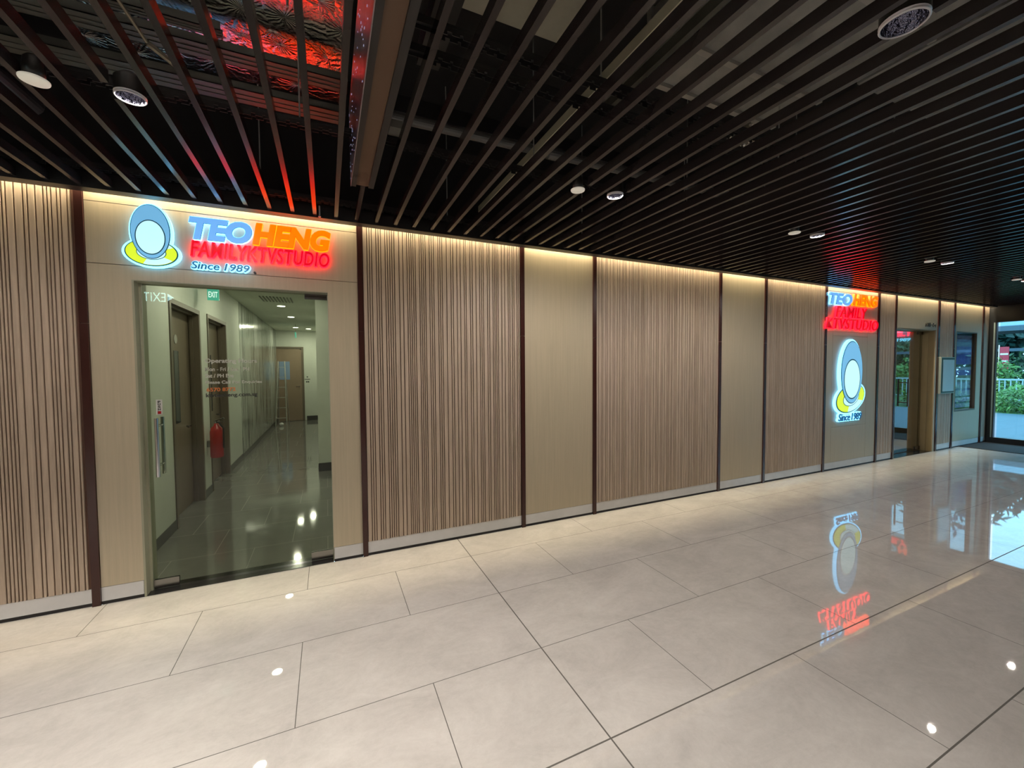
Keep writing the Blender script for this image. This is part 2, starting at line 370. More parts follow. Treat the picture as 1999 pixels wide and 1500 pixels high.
fluted(STR[7][1]+0.002, STR[8][0]-0.002, 'narrow fluted wood panel between tall sign bay and far glass door', 5)
fluted(STR[9][1]+0.002, STR[10][0]-0.002, 'narrow fluted wood panel carrying the framed notice board', 6)
fluted(STR[11][1]+0.002, XR-0.01, 'narrowest fluted wood panel in the corner by the entrance', 8)
plain(0, 0, 'plain beige panel bay around the first glass door under the wide sign', [
    (STR[0][1]+0.002, STR[1][0]-0.002, 2.735, 2.879), (STR[0][1]+0.002, STR[1][0]-0.002, 2.326, 2.731), (STR[0][1]+0.002, OP1[0], 0.122, 2.322),
    (OP1[1], STR[1][0]-0.002, 0.122, 2.322), (OP1[0], OP1[1], OP1[2], 2.322)])
plain(STR[2][1]+0.002, STR[3][0]-0.002, 'plain beige wall panel between the second and third fluted panels')
plain(STR[4][1]+0.002, STR[5][0]-0.002, 'plain beige wall panel left of the sign bay, between two fluted panels')
a, b = STR[6][1]+0.002, STR[7][0]-0.002
plain(0, 0, 'plain beige panel bay carrying the tall vertical sign', [
    (a, b, 2.735, 2.879), (a, b, 2.126, 2.731), (a, 6.990, 0.122, 2.122), (7.945, b, 0.122, 2.122), (6.994, 7.941, 0.122, 0.660), (6.994, 7.941, 0.664, 2.062), (6.994, 7.941, 2.066, 2.122)])
a, b = STR[8][1]+0.002, STR[9][0]-0.002
plain(0, 0, 'plain beige panel above the far glass door', [(a, b, OP2[2], 2.879), (a, OP2[0], 0.0, OP2[2]-0.002), (OP2[1], b, 0.0, OP2[2]-0.002)])
a, b = STR[10][1]+0.002, STR[11][0]-0.002
plain(0, 0, 'plain beige panel around the recessed poster case near the entrance', [(a, NI[0], 0.122, 2.879), (NI[1], b, 0.122, 2.879), (NI[0], NI[1], 0.122, NI[2]), (NI[0], NI[1], NI[3], 2.879)])
for i, (a, b) in enumerate(STR):
    o = struct('trim_%d' % (i+1), B((a, b, -0.016, 0.011, 0.0005, 1.918), (a, b, -0.016, 0.011, 1.921, 2.879)), M_strip)
# skirting of pale stone, slightly set back, with a black strip painted as its shadow gap
seg = []; gaps = []
edges = [XL] + [v for s in STR for v in s] + [XR]
for i in range(0, len(edges), 2):
    a, b = edges[i]+0.001, edges[i+1]-0.001
    if i == 2: seg += [(a, OP1[0]-0.003), (OP1[1]+0.003, b)]
    elif i == 18: pass
    else: seg += [(a, b)]
seg = [s for s in seg if not (s[0] > 8.8 and s[1] < 10.3)]
struct('baseboard_back', B(*[(a, b, -0.001, 0.0115, 0.0225, 0.119) for a, b in seg]), M_skirt)
struct('trim_13', B(*[(a, b, 0.0005, 0.0116, -0.06, 0.022) for a, b in seg]), M_gap)

# ---- ceiling edge channel that hides the cove light
struct('trim_14', B((XL, 12.40, -0.132, -0.046, 2.774, 2.782), (XL, 12.40, -0.132, -0.126, 2.782, 2.86), (XL, 12.40, -0.052, -0.046, 2.782, 2.905), (XL, 12.40, -0.0455, -0.0005, 2.901, 2.905)), M_black)
o = link('led_strip', B((XL+0.1, 12.3, -0.034, -0.014, 2.893, 2.8995)), emis('led_warm', (1, 0.78, 0.45), 2.0))
tag(o, 'warm LED light strip hidden in the gap above the wall panels', 'light strip')

# ------------------------------------------------------------------ slats
PITCHX = 0.1494
SLW = 0.026
discs_w = [(-1.043, -1.346), (1.525, -1.356), (3.747, -1.385), (6.178, -1.378), (8.629, -1.371)]
fixtures = [(x, y, 0.058) for x, y in DOWN if x > -2.5] + [(x, y, 0.05) for x, y in discs_w]
def slat_mesh(x, y_front, y_end=-0.133):
    segs = [(y_front, y_end)]
    for fx, fy, fr in fixtures:
        if abs(fx-x) < fr+SLW/2:
            ns = []
            for a, b in segs:
                if a < fy-fr and b > fy+fr: ns += [(a, fy-fr), (fy+fr, b)]
                else: ns.append((a, b))
            segs = ns
    return B(*[(-SLW/2, SLW/2, a, b, 0, 0.052) for a, b in segs])
k = 0; proto = None
x = 0.0888 - PITCHX*19
while x < 12.36:
    yf = -6.8; 
    casing = 0.145 < x < 0.292
    fixed = any(abs(fx-x) < fr+SLW/2 for fx, fy, fr in fixtures)
    if casing or fixed or proto is None:
        bm = slat_mesh(x, -1.0 if casing else yf)
        o = link('ceiling_slat', bm, M_slat)
        if not casing and not fixed: proto = o
    else:
        o = proto.copy(); COL.objects.link(o)
    o.location = (x, 0, 2.7865)
    if casing: tag(o, 'short black ceiling slat ending behind the hanging casing', 'ceiling slat')
    else: tag(o, 'long glossy black ceiling slat running toward the wall', 'ceiling slat', 'black slats of the open ceiling')
    x += PITCHX; k += 1

# carriers: black toothed rails across the top of the slats
def carrier(y, label):
    bm = bmesh.new()
    cut = y < -0.95
    runs = [(-3.2, 0.147), (0.29, 12.3)] if cut else [(-3.2, 12.3)]
    if y < -1.9: runs = runs[1:]
    for a, b in runs: box(bm, a, b, y-0.018, y+0.018, 2.872, 2.884)
    for s in (-1, 1):
        yy = y+s*0.016
        for a, b in runs: box(bm, a, b, yy-0.0015, yy+0.0015, 2.856, 2.873)
        x = 0.0888-PITCHX*19+PITCHX/4
        while x < 12.2:
            if (cut and 0.03 < x < 0.32) or (y < -1.9 and x < 0.32): x += PITCHX; continue
            box(bm, x-0.022, x+0.010, yy-0.0015, yy+0.0015, 2.842, 2.857)
            box(bm, x-0.022+PITCHX/3, x+0.010+PITCHX/3, yy-0.0015, yy+0.0015, 2.846, 2.857)
            box(bm, x-0.022+PITCHX/1.6, x+0.010+PITCHX/1.6, yy-0.0015, yy+0.0015, 2.842, 2.857)
            x += PITCHX
    return tag(link('slat_carrier', bm, M_black), label, 'ceiling rail')
CAR = [(-0.26, 'black toothed carrier rail above the slats, closest to the wall'), (-1.265, 'black toothed carrier rail crossing the slats near the pipe'),
       (-1.98, 'black toothed carrier rail, nearer of a close pair to the wall'), (-2.12, 'black toothed carrier rail, farther of a close pair from the wall'),
       (-3.1, 'black toothed carrier rail almost over the camera')]
for y, lb in CAR: carrier(y, lb)
# thin hanger rods from slab to carriers
bm = bmesh.new(); tube(bm, (0, 0, 2.884), (0, 0, ZC), 0.004, 8)
rod = link('hanger_rod', bm, M_galv); first = True
for y, _ in CAR[:3]:
    for i in range(9):
        o = rod if first else rod.copy()
        if not first: COL.objects.link(o)
        first = False
        o.location = (-1.75+i*1.35+(0.3 if y < -1 else 0), y+0.004, 0)
        tag(o, 'thin steel hanger rod above the ceiling slats', 'hanger rod', 'hanger rods in the dark plenum')

# ------------------------------------------------------------------ lamps in the slat ceiling
def disc_lamp(x, y, label):
    t = thing('disc_downlight', label, 'ceiling light', (x, y, 2.762))
    bm = bmesh.new(); lathe(bm, [(0.044, 0.0), (0.046, 0.004), (0.046, 0.008), (0.040, 0.010)], loc=(x, y, 2.762)); part('diffuser', bm, M_white, t, True)
    bm = bmesh.new(); lathe(bm, [(0.033, 0.0101), (0.034, 0.05), (0.030, 0.085), (0.018, 0.10)], loc=(x, y, 2.762)); part('housing', bm, M_lampbody, t, True)
disc_lamp(*discs_w[0], 'round cream frosted ceiling light at top left, nearest to the camera')
disc_lamp(*discs_w[1], 'round cream frosted ceiling light with visible housing in mid ceiling')
disc_lamp(*discs_w[2], 'round cream frosted ceiling light above the sign bay fluted panel')
disc_lamp(*discs_w[3], 'round frosted ceiling light beyond the red sign glow')
disc_lamp(*discs_w[4], 'farthest round frosted ceiling light near the right edge')
def spot_lamp(x, y, label, r=0.055, emit=False):
    t = thing('reflector_downlight', label, 'ceiling light', (x, y, 2.775))
    bm = bmesh.new(); lathe(bm, [(r, 0.0), (r*0.93, -0.004), (r*0.90, 0.0), (r*0.93, 0.008), (r, 0.010)], 32, (x, y, 2.775), False); part('trim_ring', bm, M_ring, t, True)
    bm = bmesh.new(); prof = [(r*0.90, 0.001), (r*0.80, 0.03), (r*0.55, 0.055), (r*0.3, 0.065)]
    lathe(bm, prof, 28, (x, y, 2.775), False); bmesh.ops.reverse_faces(bm, faces=bm.faces); part('reflector', bm, M_reflector, t, True)
    bm = bmesh.new(); lathe(bm, [(r*0.985, 0.0102), (r*0.97, 0.075), (r*0.5, 0.10), (0.001, 0.10)], 24, (x, y, 2.775), False); part('housing', bm, M_lampbody, t, True)
    bm = bmesh.new(); lathe(bm, [(r*0.26, 0.054), (r*0.30, 0.06)], 16, (x, y, 2.775)); part('bulb', bm, emis('bulb', (1, 0.95, 0.9), 2.0), t, True)
lbl = {1: 'silver reflector downlight among the blue lit slats at left', 2: 'silver reflector downlight beside the mid ceiling frosted lamp',
       3: 'silver reflector downlight just right of the lamp above the sign bay', 4: 'silver reflector downlight beyond the red glow, beside a frosted lamp',
       5: 'farthest silver reflector downlight at the right edge', 8: 'large bright reflector downlight at the top right of the ceiling'}
for i, (x, y) in enumerate(DOWN):
    if x < -2.5: continue
    spot_lamp(x, y, lbl.get(i, 'silver reflector downlight in ceiling row %s, %s' % ({0: 'by the wall', 1: 'above the walkway', 2: 'behind the camera'}[i//6],
        {1: 'first from the left', 2: 'second from the left', 3: 'third from the left', 4: 'fourth from the left', 5: 'fifth from the left'}[i % 6])), 0.068 if i == 8 else 0.055)

# ------------------------------------------------------------------ plenum services
def duct(name, x0, x1, y0, y1, z0, z1, m, label, nx=1):
    o = link(name, B((x0, x1, y0, y1, z0, z1)), m); return tag(o, label, 'air duct')
t = thing('foil_duct', 'foil wrapped air duct above the slats glowing with red and blue reflections', 'air duct', (-0.45, -2.2, 3.40))
part('foil_wrap', B((-1.19, 0.135, -3.7, -0.60, 3.40, 3.75)), M_foil, t)
def strut(x0, x1, y0, y1, z0, label, h=0.04):
    wdt = y1-y0
    bm = B((x0, x1, y0, y1, z0, z0+0.004), (x0, x1, y0, y0+0.004, z0, z0+h), (x0, x1, y1-0.004, y1, z0, z0+h), (x0, x1, y0+wdt*0.33, y0+wdt*0.36, z0-0.004, z0), (x0, x1, y0+wdt*0.64, y0+wdt*0.67, z0-0.004, z0))
    return tag(link('support_rail', bm, M_rail), label, 'support rail')
strut(-1.38, 0.135, -1.24, -1.13, 3.15, 'wide grey steel rail crossing under the foil duct')
strut(-1.38, -0.41, -1.365, -1.31, 3.15, 'short grey steel rail ending under the foil duct')
strut(-1.38, 0.135, -0.94, -0.80, 3.15, 'dark steel rail along the wall side edge of the foil duct')
duct('panel_duct', 0.62, 1.22, -4.5, -1.62, 3.42, 3.8, M_ductpanel, 'matt beige duct underside with a black arrow, right of the hanging casing')
def arrow(x, y, z):
    bm = bmesh.new(); pts = [(-0.12, -0.012), (0.02, -0.012), (0.02, -0.03), (0.09, 0), (0.02, 0.03), (0.02, 0.012), (-0.12, 0.012)]
    a = [bm.verts.new((x+p[0], y+p[1], z)) for p in pts]; c = [bm.verts.new((x+p[0], y+p[1], z-0.002)) for p in pts]
    bm.faces.new(a); bm.faces.new(list(reversed(c)))
    for i in range(7): bm.faces.new((a[i], a[(i+1) % 7], c[(i+1) % 7], c[i]))
    bmesh.ops.recalc_face_normals(bm, faces=bm.faces)
    return bm
pd = [o for o in bpy.data.objects if o.name == 'panel_duct'][0]
link('arrow_mark', arrow(1.02, -2.30, 3.4195), M_text_dark, pd)
t = thing('grey_duct', 'long grey sheet metal duct with raised joints at the upper right', 'air duct', (2.3, -3.0, 3.2))
part('duct_body', B((1.70, 2.76, -4.6, -1.80, 3.22, 3.6)), M_galv, t)
for y in (-1.83, -2.11, -2.62, -3.2):
    part('joint_flange', B((1.685, 2.772, y-0.016, y+0.016, 3.20, 3.615)), mat('flange_metal', (0.55, 0.54, 0.50), 0.35, metal=0.5), t)
part('stencil_lettering', text_bm('SA', 2.80, 2.98, -3.06, -2.96, 3.199, 0.002, plane='under'), M_text_dark, t)
t2 = tag(link('duct_branch', B((2.78, 3.6, -4.4, -2.30, 3.2015, 3.55)), M_galv), 'grey duct branch with black stencilled letters behind the slats at top right', 'air duct')
bm = bmesh.new(); bmesh.ops.create_icosphere(bm, subdivisions=4, radius=0.11, matrix=Matrix.Translation((2.70, -1.68, 3.26)))
rr = random.Random(3)
for v in bm.verts: v.co += (v.co-Vector((2.70, -1.68, 3.26)))*rr.uniform(-0.25, 0.2)
tag(link('foil_wrapping', bm, mat('loose_foil', (0.75, 0.72, 0.66), 0.25, metal=1)), 'crumpled loose foil wrapping at the end of the grey duct', 'foil')
bm = bmesh.new(); tube(bm, (0.32, -1.08, 3.12), (6.5, -1.12, 3.12), 0.032, 16)
for xx in (1.5, 3.2, 5.0): tube(bm, (xx-0.05, -1.09, 3.12), (xx+0.05, -1.09, 3.12), 0.043, 16)
tag(link('sprinkler_pipe', bm, mat('pipe_grey', (0.10, 0.10, 0.10), 0.35), smooth=False), 'dark grey pipe running parallel to the wall above the slats', 'pipe')
bm = bmesh.new(); tube(bm, (-1.62, -2.4, 3.2), (-1.62, -1.5, 3.2), 0.06, 18); tube(bm, (-1.62, -1.5, 3.2), (-1.50, -0.35, 3.12), 0.05, 18); tube(bm, (-1.62, -1.62, 3.2), (-1.62, -1.50, 3.2), 0.072, 18)
tag(link('drain_pipe', bm, mat('pipe_dark', (0.055, 0.05, 0.055), 0.3)), 'dark pipe with a collar above the slats at far left', 'pipe')
bm = bmesh.new(); tube(bm, (-1.27, -1.75, 3.08), (-1.22, -1.50, 3.03), 0.028, 16)
tag(link('metal_sleeve', bm, mat('sleeve', (0.5, 0.55, 0.6), 0.25, metal=0.8)), 'short shiny metal sleeve beside the dark pipe at upper left', 'pipe')
tag(link('light_batten', B((1.262, 1.292, -3.6, -0.16, 3.0, 3.05)), M_pale), 'long pale batten running toward the wall above the slats', 'batten')
tag(link('steel_channel', B((1.37, 1.40, -3.6, -1.75, 3.04, 3.09), (1.45, 1.475, -3.6, -1.75, 3.04, 3.09)), M_rail), 'twin dull steel channel beside the pale batten', 'support rail')
bm = bmesh.new(); tube(bm, (0.328, -3.6, 2.93), (0.328, -1.2, 2.93), 0.009, 10)
tag(link('conduit', bm, mat('conduit_grey', (0.32, 0.30, 0.27), 0.4)), 'thin pale conduit running beside the hanging casing', 'conduit')
tag(link('junction_box', B((0.335, 0.40, -1.36, -1.27, 2.90, 2.94)), mat('jb', (0.20, 0.19, 0.17), 0.5)), 'small grey junction box beside the hanging casing', 'junction box')
tag(link('cable_trunking', B((0.40, 0.50, -2.2, -1.75, 2.98, 3.06)), M_black), 'black box bracket above the slats right of the casing', 'bracket')
bm = bmesh.new(); tube(bm, (-0.72, -1.62, 3.19), (-0.72, -1.62, 3.05), 0.008, 8); tube(bm, (-0.72, -1.62, 3.05), (-0.66, -1.42, 2.98), 0.007, 8); tube(bm, (-0.66, -1.42, 2.98), (-0.58, -1.33, 2.96), 0.012, 8)
tag(link('pipe_clamp', bm, mat('clamp', (0.25, 0.22, 0.16), 0.4, metal=0.5)), 'small hanging wire clamp below the foil duct', 'clamp')
# small sprinkler heads/cables hinted in the gap
for (xx, yy, lb) in ((0.0, -0.10, 'small white sprinkler tip above the first sign'),):
    bm = bmesh.new(); tube(bm, (-0.028, -0.145, 2.782), (-0.028, -0.145, 2.86), 0.006, 10); tube(bm, (-0.028, -0.145, 2.776), (-0.028, -0.145, 2.782), 0.010, 10)
    tag(link('sprinkler_tip', bm, M_paper), lb, 'sprinkler')

# hanging casing between the slats
t = thing('hanging_casing', 'long hanging casing with patterned steel side and brown underside', 'casing', (0.22, -3.0, 2.70))
part('side_panel', B((0.152, 0.156, -5.6, -0.99, 2.70, 3.16)), M_boxside, t)
part('edge_channel', B((0.157, 0.182, -5.6, -0.992, 2.702, 3.15)), M_black, t)
part('edge_channel', B((0.252, 0.282, -5.6, -1.00, 2.702, 3.15)), M_black, t)
part('underside', B((0.183, 0.251, -5.6, -0.998, 2.712, 2.73)), M_brown, t)
bm = bmesh.new(); rr = random.Random(11)  # side perforations drawn as specks with a faint bluish glow put in
for i in range(150):
    y = -1.0-3.2*rr.random()**1.6; z = 2.73+rr.random()*0.38; r = rr.uniform(0.0007, 0.0018)
    box(bm, 0.1505, 0.1519, y-r*3, y+r*3, z-r, z+r)
p = part('perforation_glow', bm, mat('perf_light', (0.6, 0.65, 0.9), 0.3, emit=(0.5, 0.6, 1.0), strength=0.35), t); p['kind'] = 'stuff'

# ------------------------------------------------------------------ illuminated signs
def lettering(root, pname, txt, x0, x1, z0, z1, glow, face, shear=0.25, off=0.02, rim=0.03, y=-0.045, spacing=1.0, edge=None, inner=None):
    o = part(pname, text_bm(txt, x0, x1, z0, z1, y, 0.016, off, shear, spacing), face, root)
    base = text_bm(txt, x0, x1, z0, z1, y+0.010, 0.024, off, shear, spacing)
    me_ = bpy.data.meshes.new('rim'); base.to_mesh(me_); base.free(); bm = bmesh.new()
    rad = rim*(z1-z0)/0.72
    for q in range(14):                       # a rounded rim: the glyphs spread evenly all round
        n0 = len(bm.verts); bm.from_mesh(me_); bm.verts.ensure_lookup_table()
        bmesh.ops.translate(bm, verts=bm.verts[n0:], vec=(rad*math.cos(q*math.tau/14), 0.00002*q, rad*math.sin(q*math.tau/14)))
    bpy.data.meshes.remove(me_)
    bmesh.ops.translate(bm, verts=bm.verts, vec=-world_loc(root)); g = link('glow_edge', bm, glow, o)
    if edge:
        bm = text_bm(txt, x0, x1, z0, z1, y+0.005, 0.006, off+rim*0.45, shear, spacing, keep=off)
        bmesh.ops.translate(bm, verts=bm.verts, vec=-world_loc(root)); link('dark_outline', bm, edge, o)
    if inner:
        bm = text_bm(txt, x0, x1, z0, z1, y-0.003, 0.004, off-inner[1], shear, spacing, keep=off)
        bmesh.ops.translate(bm, verts=bm.verts, vec=-world_loc(root)); link('inner_line', bm, inner[0], o)
    return o
EDGE_RED = mat('edge_crimson', (0.30, 0.0, 0.01), 0.4, emit=(0.4, 0, 0.01), strength=0.5)
RED_IN = emis('face_red_dark', (0.52, 0.0, 0.01), 0.8)
s1 = thing('illuminated_sign', 'wide illuminated sign reading TEOHENG FAMILYKTVSTUDIO above the first glass door', 'sign', (-0.42, -0.005, 2.32))
lettering(s1, 'blue_lettering', 'TEO', -0.872, -0.492, 2.540, 2.697, BLUE_G, BLUE_F, 0.2, 0.048, 0.022, edge=NAVY)
lettering(s1, 'orange_lettering', 'HENG', -0.488, 0.046, 2.545, 2.706, ORAN_G, ORAN_F, 0.2, 0.045, 0.018, edge=mat('edge_rust', (0.28, 0.05, 0.01), 0.4))
lettering(s1, 'red_lettering', 'FAMILYKTVSTUDIO', -0.868, 0.033, 2.420, 2.528, RED_G, RED_F, 0.18, 0.006, 0.034, spacing=1.08)
lettering(s1, 'white_lettering', 'Since', -0.868, -0.700, 2.330, 2.382, BLUE_G, NAVYT, 0.2, 0.012, 0.06)
lettering(s1, 'white_lettering', '1989', -0.672, -0.512, 2.330, 2.382, BLUE_G, NAVYT, 0.2, 0.012, 0.06)
bm = bmesh.new(); tube(bm, (-0.482, -0.030, 2.336), (-0.482, -0.006, 2.336), 0.008, 14); part('sign_cable_cap', bm, M_text_dark, s1)

def ell(cx_, cz_, rx, rz, n=48, tilt=0.0):
    r = []
    for i in range(n):
        a = 2*math.pi*i/n; x = rx*math.cos(a); z = rz*math.sin(a)
        r.append((cx_+x*math.cos(tilt)-z*math.sin(tilt), cz_+x*math.sin(tilt)+z*math.cos(tilt)))
    return r
def emblem(root, cx_, top, bot, wd, dz, dh, tilt=0.0):
    """plain lit emblem: rounded blue plaque standing on a yellow and white record disc"""
    y = -0.045
    h = top-bot
    bcx, bcz, brx, brz = cx_, bot+h*0.57, wd*0.33, h*0.43
    dcx, dcz, drx = cx_, bot+dz, wd*0.50
    def lay(name, pts, y0, y1, m, par): 
        bm = bmesh.new(); prism(bm, pts, y0, y1); bmesh.ops.translate(bm, verts=bm.verts, vec=-world_loc(root)); return link(name, bm, m, par)
    base = part('record_disc', (lambda b_: (prism(b_, ell(dcx, dcz, drx*0.88, dh*0.86, tilt=tilt), y-0.002, y+0.006), b_)[1])(bmesh.new()), YEL_F, root)
    g = lay('glow_edge', ell(dcx, dcz, drx+0.004, dh+0.002, tilt=tilt), y+0.008, y+0.034, BLUE_G, base)
    lay('disc_outline', ell(dcx, dcz, drx*0.93, dh*0.92, tilt=tilt), y+0.003, y+0.009, OUTL, base)
    # white sector of the record
    pts = ell(dcx, dcz, drx*0.87, dh*0.85, 72, tilt)
    sect = [(dcx, dcz)] + [pts[i % 72] for i in range(50, 66)]
    lay('white_sector', sect, y-0.0035, y-0.001, PALE_F, base)
    sect = [(dcx, dcz)] + [pts[i % 72] for i in range(6, 22)]
    lay('white_sector', sect, y-0.0035, y-0.001, PALE_F, base)
    lay('groove_ring', ell(dcx, dcz, drx*0.52, dh*0.5, tilt=tilt), y-0.0045, y-0.003, OUTL, base)
    lay('record_label', ell(dcx, dcz, drx*0.49, dh*0.46, tilt=tilt), y-0.006, y-0.004, PALE_F, base)
    body = part('blue_plaque', (lambda b_: (prism(b_, ell(bcx, bcz, brx, brz), y-0.012, y-0.005), b_)[1])(bmesh.new()), BODY_F, root)
    lay('glow_edge', ell(bcx, bcz, brx*1.16, brz+wd*0.05), y+0.0082, y+0.0342, BLUE_G, body)
    lay('plaque_outline', ell(bcx, bcz, brx*1.05, brz+wd*0.016), y-0.0075, y-0.0045, OUTL, body)
    lay('pale_oval', ell(bcx, bcz-brz*0.22, brx*0.74, brz*0.62), y-0.015, y-0.011, PALE_F, body)
    lay('oval_outline', ell(bcx, bcz-brz*0.22, brx*0.80, brz*0.66), y-0.013, y-0.0105, OUTL, body)
e1 = thing('sign_emblem', 'lit round emblem, blue plaque on a yellow record disc, left of the wide sign', 'sign', (-1.085, -0.005, 2.32))
emblem(e1, -1.085, 2.735, 2.318, 0.315, 0.098, 0.100)
s2 = thing('illuminated_sign', 'tall stacked illuminated sign TEOHENG FAMILY KTVSTUDIO on the distant bay', 'sign', (7.5, -0.005, 2.17))
lettering(s2, 'blue_lettering', 'TEO', 6.82, 7.42, 2.53, 2.70, BLUE_G, BLUE_F, 0.2, 0.03, 0.03, edge=NAVY)
lettering(s2, 'orange_lettering', 'HENG', 7.45, 8.14, 2.545, 2.715, ORAN_G, ORAN_F, 0.2, 0.03, 0.03, edge=mat('edge_rust', (0.28, 0.05, 0.01), 0.4))
lettering(s2, 'red_lettering', 'FAMILY', 7.00, 7.84, 2.345, 2.505, RED_G, RED_F, 0.2, 0.004, 0.036, spacing=1.08, inner=(RED_IN, 0.012))
lettering(s2, 'red_lettering', 'KTVSTUDIO', 6.76, 8.17, 2.168, 2.325, RED_G, RED_F, 0.2, 0.004, 0.036, spacing=1.08, inner=(RED_IN, 0.012))
e2 = thing('sign_emblem', 'lit emblem with Since 1989 below it on the distant bay', 'sign', (7.42, -0.005, 0.87))
emblem(e2, 7.43, 1.975, 0.875, 0.84, 0.225, 0.235, 0.22)
lettering(e2, 'white_lettering', 'Since', 7.12, 7.43, 0.752, 0.865, BLUE_G, NAVYT, 0.2, 0.012, 0.07)
lettering(e2, 'white_lettering', '1989', 7.47, 7.75, 0.752, 0.865, BLUE_G, NAVYT, 0.2, 0.012, 0.07)
# unit number above the far door
t = thing('unit_number', 'small black unit number above the far glass door', 'number', (10.0, -0.005, 2.30))
for i, ch in enumerate('#01-04'):
    z0_, z1_ = (2.30, 2.375) if ch != '-' else (2.33, 2.342)
    part('character', text_bm(ch, 9.80+i*0.068, 9.856+i*0.068, z0_, z1_, -0.010, 0.005), M_text_dark, t)

# ------------------------------------------------------------------ first glass door (into the corridor)
G = 0.080
d1 = bpy.data.objects.new('door_1', None); COL.objects.link(d1); d1.location = (-0.6, G, 0.012); d1['kind'] = 'structure'
part('glass_leaf', B((OP1[0]+0.028, OP1[1]-0.004, G, G+0.010, 0.014, OP1[2]-0.008)), M_glass, d1)
for (a, b, c, d_) in ((-0.155, 0.012, 2.176, 2.218), (-1.183, -1.035, 0.012, 0.075), (-0.152, 0.012, 0.012, 0.078)):
    part('patch_fitting', B((a, b, G-0.008, G-0.0006, c, d_), (a, b, G+0.0106, G+0.018, c, d_)), M_patch, d1)
for (hx, sgn) in ((-1.120, -1),):
    hbm = bmesh.new(); tube(hbm, (-1.118, G-0.055, 0.84), (-1.118, G-0.055, 1.262), 0.0125, 20)
    for zz in (0.92, 1.205): tube(hbm, (-1.118, G-0.055, zz), (-1.118, G-0.0006, zz), 0.008, 14)
    part('pull_handle', hbm, M_chrome, d1, False)
    hbm = bmesh.new(); tube(hbm, (-1.118, G+0.065, 0.84), (-1.118, G+0.065, 1.262), 0.0125, 20)
    for zz in (0.92, 1.205): tube(hbm, (-1.118, G+0.065, zz), (-1.118, G+0.0106, zz), 0.008, 14)
    part('pull_handle', hbm, M_chrome, d1, False)
st = part('push_sticker', B((-1.132, -1.096, G-0.0012, G-0.0004, 1.282, 1.392)), M_paper, d1)
def small_text(parent, name, txt, x0, x1, z0, z1, y, m, off=0.01, dep=0.0006):
    bm = text_bm(txt, x0, x1, z0, z1, y, dep, off); bmesh.ops.translate(bm, verts=bm.verts, vec=-world_loc(parent)); return link(name, bm, m, parent)
for i, ch in enumerate('PUSH'):
    small_text(st, 'letter', ch, -1.122, -1.106, 1.368-i*0.018, 1.383-i*0.018, G-0.0020, M_text_dark, 0.03)
bm = B((-1.124, -1.104, G-0.002, G-0.0013, 1.288, 1.308)); bmesh.ops.translate(bm, verts=bm.verts, vec=-world_loc(st)); link('red_mark', bm, M_red, st)
yl = G-0.0012
for txt, x0, x1, z0, z1, m in (('Operating Hours', -0.835, -0.500, 1.648, 1.690, M_text_grey), ('Mon - Fri / Sun / PH', -0.835, -0.553, 1.595, 1.624, M_text_grey),
                               ('Sat / PH Eve', -0.835, -0.657, 1.546, 1.574, M_text_grey), ('Please Call For Enquiries', -0.835, -0.470, 1.492, 1.523, M_text_grey),
                               ('6570 8772', -0.830, -0.645, 1.441, 1.470, M_text_orange), ('ktvteoheng.com.sg', -0.835, -0.503, 1.390, 1.428, M_text_dark)):
    small_text(d1, 'vinyl_lettering', txt, x0, x1, z0, z1, yl, m, 0.028)
# jambs, head and threshold of the opening
struct('trim_15', B((OP1[0], OP1[0]+0.012, -0.004, 0.16, 0.0, OP1[2]), (OP1[0]+0.012, OP1[0]+0.026, 0.070, 0.16, 0.0, OP1[2]), (OP1[1]-0.003, OP1[1], -0.004, 0.16, 0, OP1[2]), (OP1[0]+0.012, OP1[1]-0.003, -0.004, 0.16, OP1[2]-0.006, OP1[2])), M_jamb)
struct('floor_threshold', B((OP1[0]+0.012, OP1[1]-0.003, 0.0005, 0.17, -0.06, 0.004)), M_dark)

# ------------------------------------------------------------------ corridor behind the first door
CL, CR, CC, CY = -1.42, -0.15, 2.82, 10.8
struct('floor_corridor', B((-1.75, 0.9, 0.17, CY, -0.06, 0.0)), M_cfloor)
struct('ceiling_corridor', B((-1.75, 0.9, 0.17, CY, CC, CC+0.08)), M_cceil)
DA = (1.44, 2.50, 2.33); DB = (2.85, 3.94, 2.34)
struct('wall_corridor_left', B((CL-0.35, CL, 0.17, DA[0], 0, CC), (CL-0.35, CL, DA[0], DA[1], DA[2], CC), (CL-0.35, CL, DA[1], DB[0], 0, CC), (CL-0.35, CL, DB[0], DB[1], DB[2], CC),
                               (CL-0.35, CL, DB[1], 5.02, 0, CC)), M_cwall)
struct('wall_corridor_panelling', B((CL-0.35, CL+0.004, 5.03, CY, 0.1, CC)), M_vein)
struct('wall_corridor_end', B((-1.8, 0.9, CY, CY+0.1, 0, CC)), M_cwall)
struct('wall_corridor_front', B((-1.75, OP1[0], 0.101, 0.169, 0, CC), (OP1[1], 0.9, 0.101, 0.169, 0, CC), (OP1[0], OP1[1], 0.101, 0.169, OP1[2]+0.01, CC)), M_cwall)
struct('wall_corridor_right', B((0.8, 0.9, 0.17, 3.4, 0, CC), (CR, 0.9, 3.4, CY, 0, CC)), M_cwall)
struct('baseboard_corridor', B((CL, CL+0.008, 0.18, DA[0]-0.002, 0, 0.10), (CL, CL+0.008, DA[1]+0.002, DB[0]-0.002, 0, 0.10), (CL, CL+0.008, DB[1]+0.002, 5.02, 0, 0.10),
                               (CL-0.1, CL+0.012, 5.03, CY, 0, 0.10), (-0.62, CR, CY-0.01, CY, 0, 0.14), (CR-0.008, 0.8, 3.392, 3.4, 0, 0.13), (CR-0.008, CR, 3.4, CY, 0, 0.12)), M_cskirt)
